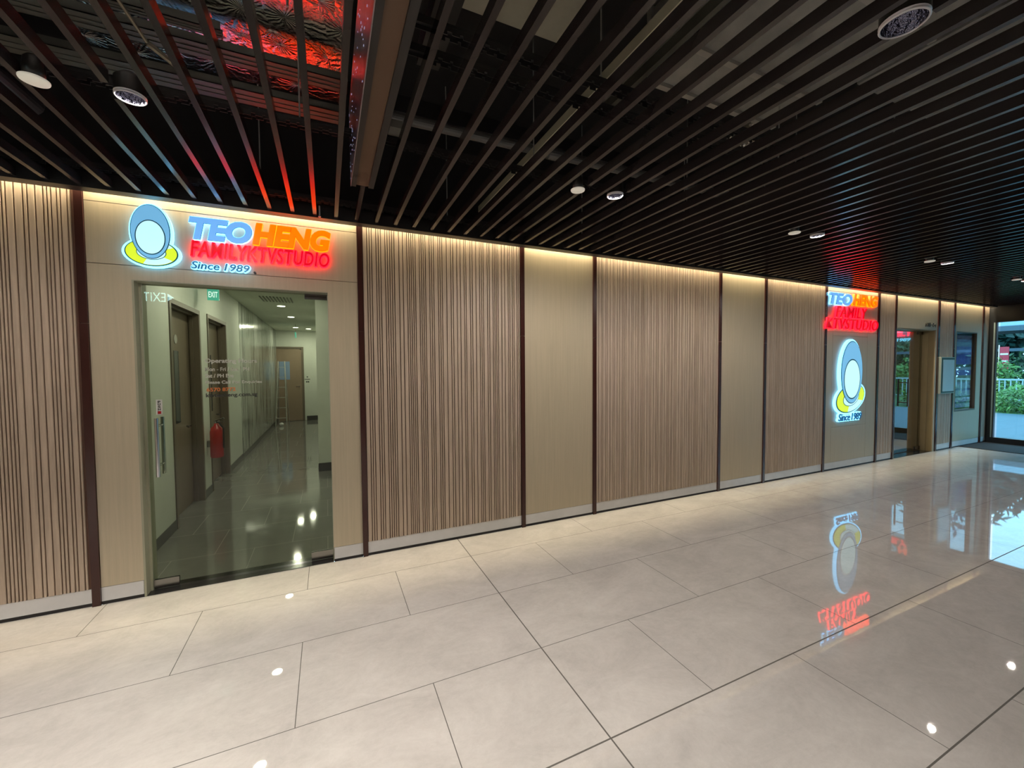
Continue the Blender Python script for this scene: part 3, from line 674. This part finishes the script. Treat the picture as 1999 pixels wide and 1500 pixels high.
def side_door(n, y0, y1, zt, icon):
    d = bpy.data.objects.new('door_%d' % n, None); COL.objects.link(d); d.location = (CL-0.2, (y0+y1)/2, 0); d['kind'] = 'structure'
    fr = part('door_frame', B((CL-0.30, CL+0.012, y0, y0+0.05, 0, zt), (CL-0.30, CL+0.012, y1-0.05, y1, 0, zt), (CL-0.30, CL+0.012, y0+0.05, y1-0.05, zt-0.05, zt),
         (CL-0.085, CL-0.05, y0+0.05, y0+0.065, 0, zt-0.05), (CL-0.085, CL-0.05, y1-0.065, y1-0.05, 0, zt-0.05), (CL-0.085, CL-0.05, y0+0.065, y1-0.065, zt-0.07, zt-0.05)), M_cframe, d)
    lf = part('door_leaf', B((CL-0.14, CL-0.10, y0+0.052, y1-0.052, 0.008, zt-0.052)), M_cdoor, d)
    part('vision_slot', B((CL-0.099, CL-0.096, y0+0.47, y0+0.62, 1.02, 1.82)), mat('slot_glass', (0.03, 0.035, 0.04), 0.1), d)
    if icon:
        bm = bmesh.new(); tube(bm, (CL-0.0985, y0+0.54, 1.95), (CL-0.094, y0+0.54, 1.95), 0.05, 24); part('restroom_sign', bm, mat('sign_silver', (0.5, 0.5, 0.46), 0.4), d)
    hb = bmesh.new(); tube(hb, (CL-0.10, y0+0.82, 0.95), (CL-0.05, y0+0.82, 0.95), 0.010, 10); tube(hb, (CL-0.055, y0+0.82, 0.95), (CL-0.055, y0+0.71, 0.95), 0.009, 10)
    part('door_handle', hb, M_patch, d)
side_door(2, *DA, True); side_door(3, *DB, False)
d = bpy.data.objects.new('door_4', None); COL.objects.link(d); d.location = (-1.1, CY-0.03, 0); d['kind'] = 'structure'
part('door_frame', B((-1.56, -1.50, CY-0.05, CY-0.001, 0, 2.32), (-0.73, -0.67, CY-0.05, CY-0.001, 0, 2.32), (-1.50, -0.73, CY-0.05, CY-0.001, 2.26, 2.32)), M_cframe, d)
part('door_leaf', B((-1.498, -0.732, CY-0.03, CY-0.002, 0.01, 2.258)), mat('far_door', (0.27, 0.195, 0.14), 0.4), d)
part('window_pane', B((-1.345, -1.06, CY-0.036, CY-0.031, 1.30, 1.86)), mat('pane_blue', (0.16, 0.22, 0.30), 0.2, emit=(0.3, 0.42, 0.6), strength=0.15), d)  # pane has a faint blue glow put into its material
hb = bmesh.new(); tube(hb, (-0.80, CY-0.03, 1.08), (-0.80, CY-0.08, 1.08), 0.012, 10); tube(hb, (-0.80, CY-0.075, 1.08), (-0.90, CY-0.075, 1.08), 0.01, 10); part('door_handle', hb, M_patch, d)
o = link('wall_symbol', B((-0.60, -0.56, CY-0.006, CY-0.001, 1.36, 1.39), (-0.66, -0.50, CY-0.006, CY-0.001, 1.29, 1.31), (-0.62, -0.58, CY-0.006, CY-0.001, 1.20, 1.24), (-0.57, -0.53, CY-0.006, CY-0.001, 1.20, 1.24)), M_text_dark)
tag(o, 'small dark symbol sign on the end wall beside the far door', 'sign')
# corridor lamps
for i, (lx, ly) in enumerate([(-0.78, 1.50), (-0.76, 3.05), (-0.77, 5.25), (-0.73, 7.0), (-0.80, 9.6), (-0.48, 9.9)]):
    lb = ['round ceiling light in the corridor just behind the glass door head', 'nearest round ceiling light seen through the first glass door', 'second round corridor ceiling light behind the glass',
          'third round corridor ceiling light behind the glass', 'round ceiling light at the corridor end, left of the two', 'round ceiling light at the corridor end, right of the two'][i]
    t = thing('round_ceiling_light', lb, 'ceiling light', (lx, ly, CC-0.012))
    bm = bmesh.new(); lathe(bm, [(0.066, 0.0), (0.066, 0.0035)], 28, (lx, ly, CC-0.010)); part('diffuser', bm, M_lamp, t)
    bm = bmesh.new(); lathe(bm, [(0.068, 0.0), (0.082, 0.002), (0.082, 0.008), (0.068, 0.008)], 28, (lx, ly, CC-0.0100), False); part('bezel', bm, mat('bezel', (0.7, 0.7, 0.65), 0.4), t)
    light('corridor_lamp_light', 'AREA', (lx, ly, CC-0.014), 11.0, (1.0, 0.98, 0.80), shape='DISK', size=0.12)
light('corridor_lamp_light', 'AREA', (0.35, 1.6, CC-0.014), 6.0, (1.0, 0.98, 0.80), shape='DISK', size=0.12)
t = thing('air_grille', 'slotted air grille in the corridor ceiling beside the round lights', 'air vent', (-0.85, 4.6, CC-0.01))
part('grille_frame', B(*[(-1.0+i*0.05, -0.98+i*0.05, 4.2, 4.75, CC-0.010, CC-0.001) for i in range(10)]), mat('grille', (0.20, 0.21, 0.18), 0.5), t)
# exit sign hanging in the corridor
t = thing('exit_sign', 'small green and white exit sign hanging inside the corridor', 'exit sign', (-1.27, 2.55, 2.55))
part('sign_body', B((-1.335, -1.215, 2.54, 2.56, 2.475, 2.62)), emis('exit_green', (0.10, 0.55, 0.42), 0.8), t)
part('sign_lettering', text_bm('EXIT', -1.322, -1.228, 2.51, 2.58, 2.5385, 0.001, 0.01), emis('exit_white', (0.8, 1, 1), 1.5), t)
bm = bmesh.new(); tube(bm, (-1.275, 2.55, 2.62), (-1.275, 2.55, CC), 0.005, 8); part('hanger', bm, M_galv, t)
t = thing('exit_sign', 'tiny hanging exit sign at the far end of the corridor', 'exit sign', (-0.75, 8.7, 2.5))
part('sign_body', B((-0.76, -0.74, 8.55, 8.85, 2.46, 2.60)), emis('exit_green', (0.10, 0.55, 0.42), 0.8), t)
bm = bmesh.new(); tube(bm, (-0.75, 8.7, 2.60), (-0.75, 8.7, CC), 0.005, 8); part('hanger', bm, M_galv, t)
# lobby exit sign that mirrors in the glass door
t = thing('exit_sign', 'hanging lit exit sign in the lobby, seen mirrored in the first glass door', 'exit sign', (-1.72, -2.35, 2.55))
part('sign_body', B((-2.02, -1.60, -2.36, -2.34, 2.38, 2.57)), mat('exit_dark', (0.03, 0.06, 0.05), 0.4), t)
def backtext(txt, x0, x1, z0, z1, yf):
    bm = text_bm(txt, 0, x1-x0, z0, z1, 0, 0.002, 0.0)
    for v in bm.verts: v.co.x = x1-v.co.x; v.co.y = yf-v.co.y
    bmesh.ops.recalc_face_normals(bm, faces=bm.faces)
    return bm
part('sign_lettering', backtext('EXIT', -1.945, -1.735, 2.42, 2.525, -2.338), emis('exit_bright', (0.55, 0.95, 1.0), 18.0), t)
ab = bmesh.new(); prism(ab, [(-1.715, 2.52), (-1.655, 2.475), (-1.715, 2.43)], -2.339, -2.337); part('arrow', ab, emis('exit_bright', (0.55, 0.95, 1.0), 18.0), t)
bm = bmesh.new(); tube(bm, (-1.78, -2.35, 2.57), (-1.78, -2.35, ZC), 0.006, 8); part('hanger', bm, M_galv, t)
# fire extinguisher on the corridor wall
ex, ey = CL+0.10, 2.69
t = thing('fire_extinguisher', 'red fire extinguisher hanging on the corridor wall between two doors', 'fire extinguisher', (ex, ey, 0.48))
bm = bmesh.new(); lathe(bm, [(0.066, 0.0), (0.072, 0.015), (0.072, 0.33), (0.060, 0.38), (0.030, 0.41), (0.022, 0.44)], 26, (ex, ey, 0.48)); part('cylinder', bm, M_red, t, True)
bm = bmesh.new(); tube(bm, (ex, ey, 0.92), (ex, ey, 0.95), 0.02, 14); tube(bm, (ex-0.02, ey, 0.955), (ex+0.09, ey-0.02, 0.985), 0.009, 10); tube(bm, (ex-0.02, ey, 0.945), (ex+0.08, ey-0.02, 0.93), 0.008, 10); part('valve', bm, M_patch, t)
bm = bmesh.new(); tube(bm, (ex+0.03, ey-0.03, 0.94), (ex+0.085, ey-0.05, 0.86), 0.009, 10); tube(bm, (ex+0.085, ey-0.05, 0.86), (ex+0.080, ey-0.03, 0.60), 0.010, 10); part('hose', bm, M_black, t)
part('bracket', B((CL+0.001, ex-0.06, ey-0.03, ey+0.03, 0.62, 0.70)), M_patch, t)
part('label_plate', B((ex+0.0725, ex+0.0735, ey-0.02, ey+0.02, 0.62, 0.74)), M_paper, t)
# ladder at the far end
t = thing('step_ladder', 'folded steel step ladder leaning by the far corridor door', 'ladder', (-1.32, 10.1, 0))
for sx in (-0.14, 0.14):
    bm = bmesh.new(); tube(bm, (-1.24+sx, 9.75, 0), (-1.24+sx*0.6, 10.25, 1.86), 0.014, 8); part('rail', bm, M_galv, t)
    bm = bmesh.new(); tube(bm, (-1.24+sx, 10.62, 0), (-1.24+sx*0.6, 10.27, 1.84), 0.011, 8); part('rear_leg', bm, M_galv, t)
for i in range(6):
    f = (i+0.7)/6.3; y = 9.75+0.5*f; z = 1.86*f; hw = 0.14*(1-0.4*f)
    part('tread', B((-1.24-hw, -1.24+hw, y-0.03, y+0.03, z-0.008, z+0.008)), M_galv, t)
tag(link('white_bag', (lambda b_: (bmesh.ops.create_icosphere(b_, subdivisions=3, radius=0.06, matrix=Matrix.Translation((-1.22, 9.6, 0.051)) @ Matrix.Diagonal((1.0, 0.8, 0.85, 1))), b_)[1])(bmesh.new()), M_paper, smooth=True), 'small white bag on the floor at the foot of the ladder', 'bag')

# ------------------------------------------------------------------ second glass door
G2 = 0.18
d2 = bpy.data.objects.new('door_5', None); COL.objects.link(d2); d2.location = (9.5, G2, 0.012); d2['kind'] = 'structure'
part('glass_leaf', B((OP2[0]+0.004, OP2[1]-0.004, G2, G2+0.010, 0.014, OP2[2]-0.014)), M_glass2, d2)
for a, b, c, d_ in ((10.02, 10.205, 2.18, 2.235), (10.02, 10.205, 0.014, 0.08), (9.2, 9.32, 0.014, 0.07)):
    part('patch_fitting', B((a, b, G2-0.012, G2-0.0006, c, d_)), M_patch, d2)
for hx in (9.56,):
    for yy, s in ((G2-0.07, -0.0006), (G2+0.08, 0.0106)):
        bm = bmesh.new(); tube(bm, (hx, yy, 0.86), (hx, yy, 1.36), 0.014, 14)
        for zz in (0.93, 1.29): tube(bm, (hx, yy, zz), (hx, G2+s, zz), 0.009, 10)
        part('pull_handle', bm, M_patch, d2)
struct('trim_16', B((OP2[1]-0.003, OP2[1], 0.012, G2+0.12, 0, OP2[2]), (OP2[1]-0.02, OP2[1]-0.003, 0.09, 0.15, 0, OP2[2]), (OP2[0], OP2[0]+0.003, 0.012, G2+0.12, 0, OP2[2]), (OP2[0]+0.003, OP2[1]-0.003, 0.012, G2+0.12, OP2[2]-0.012, OP2[2])), M_jamb2)
struct('floor_threshold_far', B((OP2[0]+0.003, OP2[1]-0.003, 0.0005, 0.32, -0.06, 0.004)), M_dark)
struct('floor_shop', B((8.0, 11.6, 0.321, 3.0, -0.06, 0)), M_cfloor)
struct('ceiling_shop', B((8.0, 11.6, 0.31, 3.0, 2.8, 2.86)), M_cceil)
struct('wall_shop', B((11.5, 11.6, 0.31, 3.0, 0, 2.8), (8.0, 8.1, 0.31, 3.0, 0, 2.8), (8.1, 11.5, 2.9, 3.0, 0, 2.8), (8.0, OP2[0], 0.21, 0.31, 0, 2.8), (OP2[1], 11.6, 0.21, 0.31, 0, 2.8), (OP2[0], OP2[1], 0.21, 0.31, OP2[2]+0.01, 2.8)), mat('shop_wall', (0.34, 0.33, 0.27), 0.6))
s3 = thing('illuminated_sign', 'illuminated TEOHENG FAMILY KTV sign glimpsed behind the far glass door', 'sign', (11.49, 0.95, 2.2))
def xlet(root, name, txt, y0, y1, z0, z1, m, off=0.01, xf=11.46, d=0.02):
    return part(name, text_bm(txt, y0, y1, z0, z1, xf, d, off, 0.15, plane='xwall'), m, root)
xlet(s3, 'blue_lettering', 'TEO', 1.42, 0.98, 2.42, 2.56, BLUE_G, 0.03); xlet(s3, 'orange_lettering', 'HENG', 0.96, 0.42, 2.42, 2.56, ORAN_G, 0.03)
xlet(s3, 'red_lettering', 'FAMILY KTV', 1.42, 0.42, 2.24, 2.38, RED_G, 0.03); xlet(s3, 'white_lettering', 'Since 1989', 1.40, 0.85, 2.13, 2.20, BLUE_G, 0.02)
light('shop_light', 'AREA', (9.6, 1.6, 2.78), 10, (1, 0.95, 0.82), shape='SQUARE', size=0.5)

# ------------------------------------------------------------------ notice board and poster case
t = thing('notice_board', 'blank framed notice board standing proud of the narrow fluted panel', 'notice board', (10.62, -0.03, 1.07))
part('backing', B((10.33, 10.86, -0.05, -0.0085, 1.075, 1.755)), mat('nb_frame', (0.38, 0.46, 0.44), 0.4), t)
part('frame', B((10.345, 10.845, -0.055, -0.0505, 1.09, 1.74)), mat('nb_dark', (0.01, 0.05, 0.06), 0.3), t)
part('panel', B((10.385, 10.82, -0.058, -0.0555, 1.115, 1.705)), M_screen, t)
t = thing('poster_case', 'recessed glazed poster case near the entrance, poster of purple and blue prints', 'poster case', (11.48, 0.03, 0.70))
part('frame', B((NI[0], NI[0]+0.02, -0.006, 0.16, NI[2], NI[3]), (NI[1]-0.02, NI[1], -0.006, 0.16, NI[2], NI[3]), (NI[0]+0.02, NI[1]-0.02, -0.006, 0.16, NI[2], NI[2]+0.03), (NI[0]+0.02, NI[1]-0.02, -0.006, 0.16, NI[3]-0.02, NI[3]),
     (NI[0], NI[1], 0.161, 0.18, NI[2], NI[3])), mat('case_frame', (0.10, 0.08, 0.05), 0.35), t)
def poster_mat():
    m = bpy.data.materials.new('poster_print'); m.use_nodes = True; nt = m.node_tree; n = nt.nodes; l = nt.links
    b = n['Principled BSDF']; b.inputs['Roughness'].default_value = 0.4
    tc = n.new('ShaderNodeTexCoord'); sp = n.new('ShaderNodeSeparateXYZ'); l.new(tc.outputs['Object'], sp.inputs[0])
    mr = n.new('ShaderNodeMapRange'); mr.inputs['From Min'].default_value = 0.04; mr.inputs['From Max'].default_value = 1.50; l.new(sp.outputs['Z'], mr.inputs[0])
    r = n.new('ShaderNodeValToRGB'); r.color_ramp.interpolation = 'CONSTANT'; e = r.color_ramp.elements
    cols = [(0, (.30, .28, .42)), (.07, (.04, .04, .14)), (.09, (.34, .32, .46)), (.15, (.05, .05, .16)), (.17, (.36, .40, .50)), (.24, (.16, .20, .34)), (.27, (.34, .42, .44)), (.36, (.30, .40, .30)), (.45, (.20, .26, .5)),
            (.52, (.40, .46, .55)), (.56, (.10, .16, .12)), (.60, (.14, .14, .42)), (.68, (.10, .10, .36)), (.74, (.26, .30, .62)), (.84, (.34, .46, .70)), (.90, (.30, .30, .42)), (.94, (.26, .10, .16))]
    cols = [(p_, tuple(min(0.95, v*1.8) for v in c_)) for p_, c_ in cols]  # print brightened to stand in for light inside the case
    e[0].position = 0; e[0].color = (*cols[0][1], 1); e[1].position = cols[1][0]; e[1].color = (*cols[1][1], 1)
    for p_, c_ in cols[2:]:
        q = e.new(p_); q.color = (*c_, 1)
    l.new(mr.outputs[0], r.inputs[0])
    z = n.new('ShaderNodeTexNoise'); z.inputs['Scale'].default_value = 22; z.inputs['Detail'].default_value = 4; l.new(tc.outputs['Object'], z.inputs['Vector'])
    mi = n.new('ShaderNodeMixRGB'); mi.blend_type = 'OVERLAY'; mi.inputs[0].default_value = 0.4; l.new(r.outputs[0], mi.inputs[1]); l.new(z.outputs[0], mi.inputs[2]); l.new(mi.outputs[0], b.inputs['Base Color'])
    return m
part('poster', B((11.07, 11.90, 0.055, 0.060, 0.76, 2.19)), poster_mat(), t)
part('cover_glass', B((NI[0]+0.021, NI[1]-0.021, 0.030, 0.035, NI[2]+0.031, NI[3]-0.021)), M_case, t)

# ------------------------------------------------------------------ entrance end
struct('wall_right', B((XR+0.001, XR+0.12, YB, 0.1, 2.50, ZC), (XR+0.001, XR+0.12, -0.075, 0.1, 0, 2.50)), M_frame)
win = bpy.data.objects.new('window_1', None); COL.objects.link(win); win.location = (XR, -3.0, 0); win['kind'] = 'structure'
ys = [-0.115, -1.62, -3.1, -4.6, -6.0, YB]
part('window_frame', B((XR-0.03, XR+0.09, YB, -0.075, 0.0, 0.115), (XR-0.03, XR+0.09, YB, -0.075, 2.47, 2.50), *[(XR-0.02, XR+0.08, y-0.035, y, 0.115, 2.47) for y in ys[1:]], (XR-0.03, XR+0.05, -0.118, -0.100, 0.115, 2.47)), M_frame, win)
part('jamb_panel', B((XR-0.025, XR+0.05, -0.0995, -0.0755, 0.115, 2.47)), M_framelight, win)
for a, b in zip(ys, ys[1:]):
    part('window_pane', B((XR+0.02, XR+0.030, b+0.002, a-0.037, 0.117, 2.468)), M_clear, win)
tag(link('entrance_mat', B((11.30, XR-0.035, -3.6, -0.004, 0.0005, 0.008)), M_mat), 'black entrance floor mat in front of the glazed end wall', 'floor mat')

# ------------------------------------------------------------------ outdoors
def pave():
    m = floor_mat('paving', (0.055, 0.10, 0.135), (0.03, 0.065, 0.10), (0.02, 0.04, 0.05), 0, 0, 1.2, 0.6, 0.5)
    return m
struct('ground_paving', B((XR+0.13, 20.6, -26, 14, -0.08, -0.02)), pave())
struct('ground_lawn', B((20.6, 75, -40, 45, -0.10, -0.03)), mat('lawn', (0.03, 0.09, 0.02), 0.9, vary=(0.4, (2, 2, 2))))
rr = random.Random(5)
def foliage(bm, c, r, n, ls):
    for i in range(n):
        d = Vector((rr.gauss(0, 1), rr.gauss(0, 1), rr.gauss(0, 1))).normalized()
        q = rr.uniform(0.55, 1.0)
        lump = 1+0.18*math.sin(d.x*7+c[0])*math.cos(d.y*6+c[1])
        p = Vector((c[0]+d.x*r[0]*q*lump, c[1]+d.y*r[1]*q*lump, c[2]+d.z*r[2]*q*lump))
        if p.z < 0.0: p.z = abs(p.z)*0.4
        u = Vector((rr.gauss(0, 1), rr.gauss(0, 1), rr.gauss(0, 1))).normalized(); v = u.orthogonal().normalized()*ls*rr.uniform(0.25, 0.5); u = u*ls*rr.uniform(0.6, 1.2)
        bm.faces.new([bm.verts.new(p-u*0.5), bm.verts.new(p+v*0.5), bm.verts.new(p+u*0.5), bm.verts.new(p-v*0.5)])
def leafm(name, c):
    m = mat(name, c, 0.55, vary=(0.45, (1.5, 1.5, 1.5))); return m
L1 = leafm('leaf_bright', (0.065, 0.165, 0.025)); L2 = leafm('leaf_mid', (0.022, 0.085, 0.03)); L3 = leafm('leaf_dark', (0.010, 0.045, 0.036))
i = 0
for y in range(-18, 10, 2):
    bm = bmesh.new(); foliage(bm, (21.6+rr.uniform(-.2, .3), y+rr.uniform(-.12, .12), 0.30), (0.8, 0.78, 0.62), 1500, 0.17)
    tag(link('garden_shrub', bm, [L1, L1, L2][i % 3]), 'bright leafy shrub in the planting bed beyond the paving', 'shrub', 'low shrubs outside the entrance'); i += 1
for y in range(-19, 12, 3):
    bm = bmesh.new(); foliage(bm, (29.0+rr.uniform(-.4, .4), y+rr.uniform(-.15, .15), 0.9), (1.0, 1.18, 1.15), 1500, 0.24)
    tag(link('hedge_bush', bm, [L1, L2][i % 2]), 'green hedge bush behind the white railing', 'bush', 'hedge bushes behind the railing'); i += 1
for y in range(-26, 22, 5):
    bm = bmesh.new(); foliage(bm, (36.4, y, 1.3), (1.7, 2.15, 1.75), 2200, 0.45)
    tag(link('tall_bush', bm, L2), 'tall dark bush at the foot of the trees outdoors', 'bush', 'tall bushes under the trees'); i += 1
bm = B((26.0, 26.06, -22, 12, 0.95, 1.02), (26.0, 26.06, -22, 12, 0.12, 0.17))
y = -22
while y < 12: box(bm, 26.01, 26.05, y, y+0.035, 0.17, 0.95); y += 0.16
for y in range(-22, 13, 2): box(bm, 25.99, 26.07, y, y+0.07, -0.03, 1.05)
tag(link('garden_railing', bm, mat('railing', (0.28, 0.36, 0.38), 0.4)), 'pale metal railing outdoors beyond the shrubs', 'railing')
t = thing('covered_walkway', 'blue grey covered walkway with curved roof outside the entrance', 'walkway shelter', (33, 0, 0))
bm = bmesh.new(); n_ = 14; x0, x1 = 32.0, 35.0
for sgn, dz in ((0, 0.0),):
    pa = []
    for j in range(n_+1):
        f = j/n_; pa.append((x0+(x1-x0)*f, 3.55+0.55*math.sin(math.pi*f)))
    for j in range(n_):
        (xa, za), (xb, zb) = pa[j], pa[j+1]
        v = [bm.verts.new(c) for c in ((xa, -24, za), (xb, -24, zb), (xb, 14, zb), (xa, 14, za), (xa, -24, za+.08), (xb, -24, zb+.08), (xb, 14, zb+.08), (xa, 14, za+.08))]
        for f in ((0,3,2,1),(4,5,6,7),(0,1,5,4),(1,2,6,5),(2,3,7,6),(3,0,4,7)): bm.faces.new([v[q] for q in f])
part('curved_roof', bm, mat('shelter_roof', (0.12, 0.19, 0.25), 0.5), t)
part('beam', B((31.9, 32.05, -24, 14, 3.35, 3.6)), mat('shelter_steel', (0.04, 0.07, 0.10), 0.5), t)
part('beam', B((34.9, 35.05, -24, 14, 3.35, 3.6)), mat('shelter_steel', (0.04, 0.07, 0.10), 0.5), t)
part('beam', B((31.9, 32.02, -24, 14, 2.3, 2.45)), mat('shelter_steel', (0.04, 0.07, 0.10), 0.5), t)
for y in range(-22, 14, 4):
    part('post', B((31.92, 32.05, y, y+0.12, 0, 3.35)), mat('shelter_steel', (0.04, 0.07, 0.10), 0.5), t)
t = thing('red_banner', 'red and white upright banner beside the covered walkway', 'banner', (30.6, 5.15, 0))
part('banner_cloth', B((30.60, 30.64, 4.62, 4.92, 1.40, 2.50)), mat('banner_red', (0.42, 0.02, 0.04), 0.5), t)
part('white_band', B((30.585, 30.599, 4.64, 4.90, 1.75, 1.83), (30.585, 30.599, 4.64, 4.90, 2.1, 2.18)), M_paper, t)
bm = bmesh.new(); tube(bm, (30.62, 4.95, -0.03), (30.62, 4.95, 2.6), 0.025, 10); part('pole', bm, M_galv, t)
for j, (x, y, r, h) in enumerate([(42, 9.2, 3.4, 7.5), (43, 1.6, 3.4, 8), (42, -5.8, 3.3, 7.5), (43.5, -13.2, 3.4, 8), (42, -20.6, 3.3, 7.5), (43, -28, 3.3, 7.5), (42, 17, 3.4, 8), (51, 13, 4.2, 10), (51, 4, 4.2, 10.5), (51, -5, 4.2, 10), (52, -14.4, 4.2, 10.5), (51, -23, 4.2, 10), (51, 22, 4.2, 10)]):
    t = thing('tree', ['broad green tree beyond the covered walkway'][0], 'tree', (x, y, 0), 'trees beyond the covered walkway')
    bm = bmesh.new(); foliage(bm, (x, y, h*0.62), (r, r, h*0.62), 6500, 0.75); part('crown', bm, [L3, L2][j % 2], t)
    bm = bmesh.new(); tube(bm, (x, y, -0.02), (x, y, h*0.5), 0.3, 12, 0.16); part('trunk', bm, mat('bark', (0.06, 0.05, 0.04), 0.9), t)
print('slats', k)
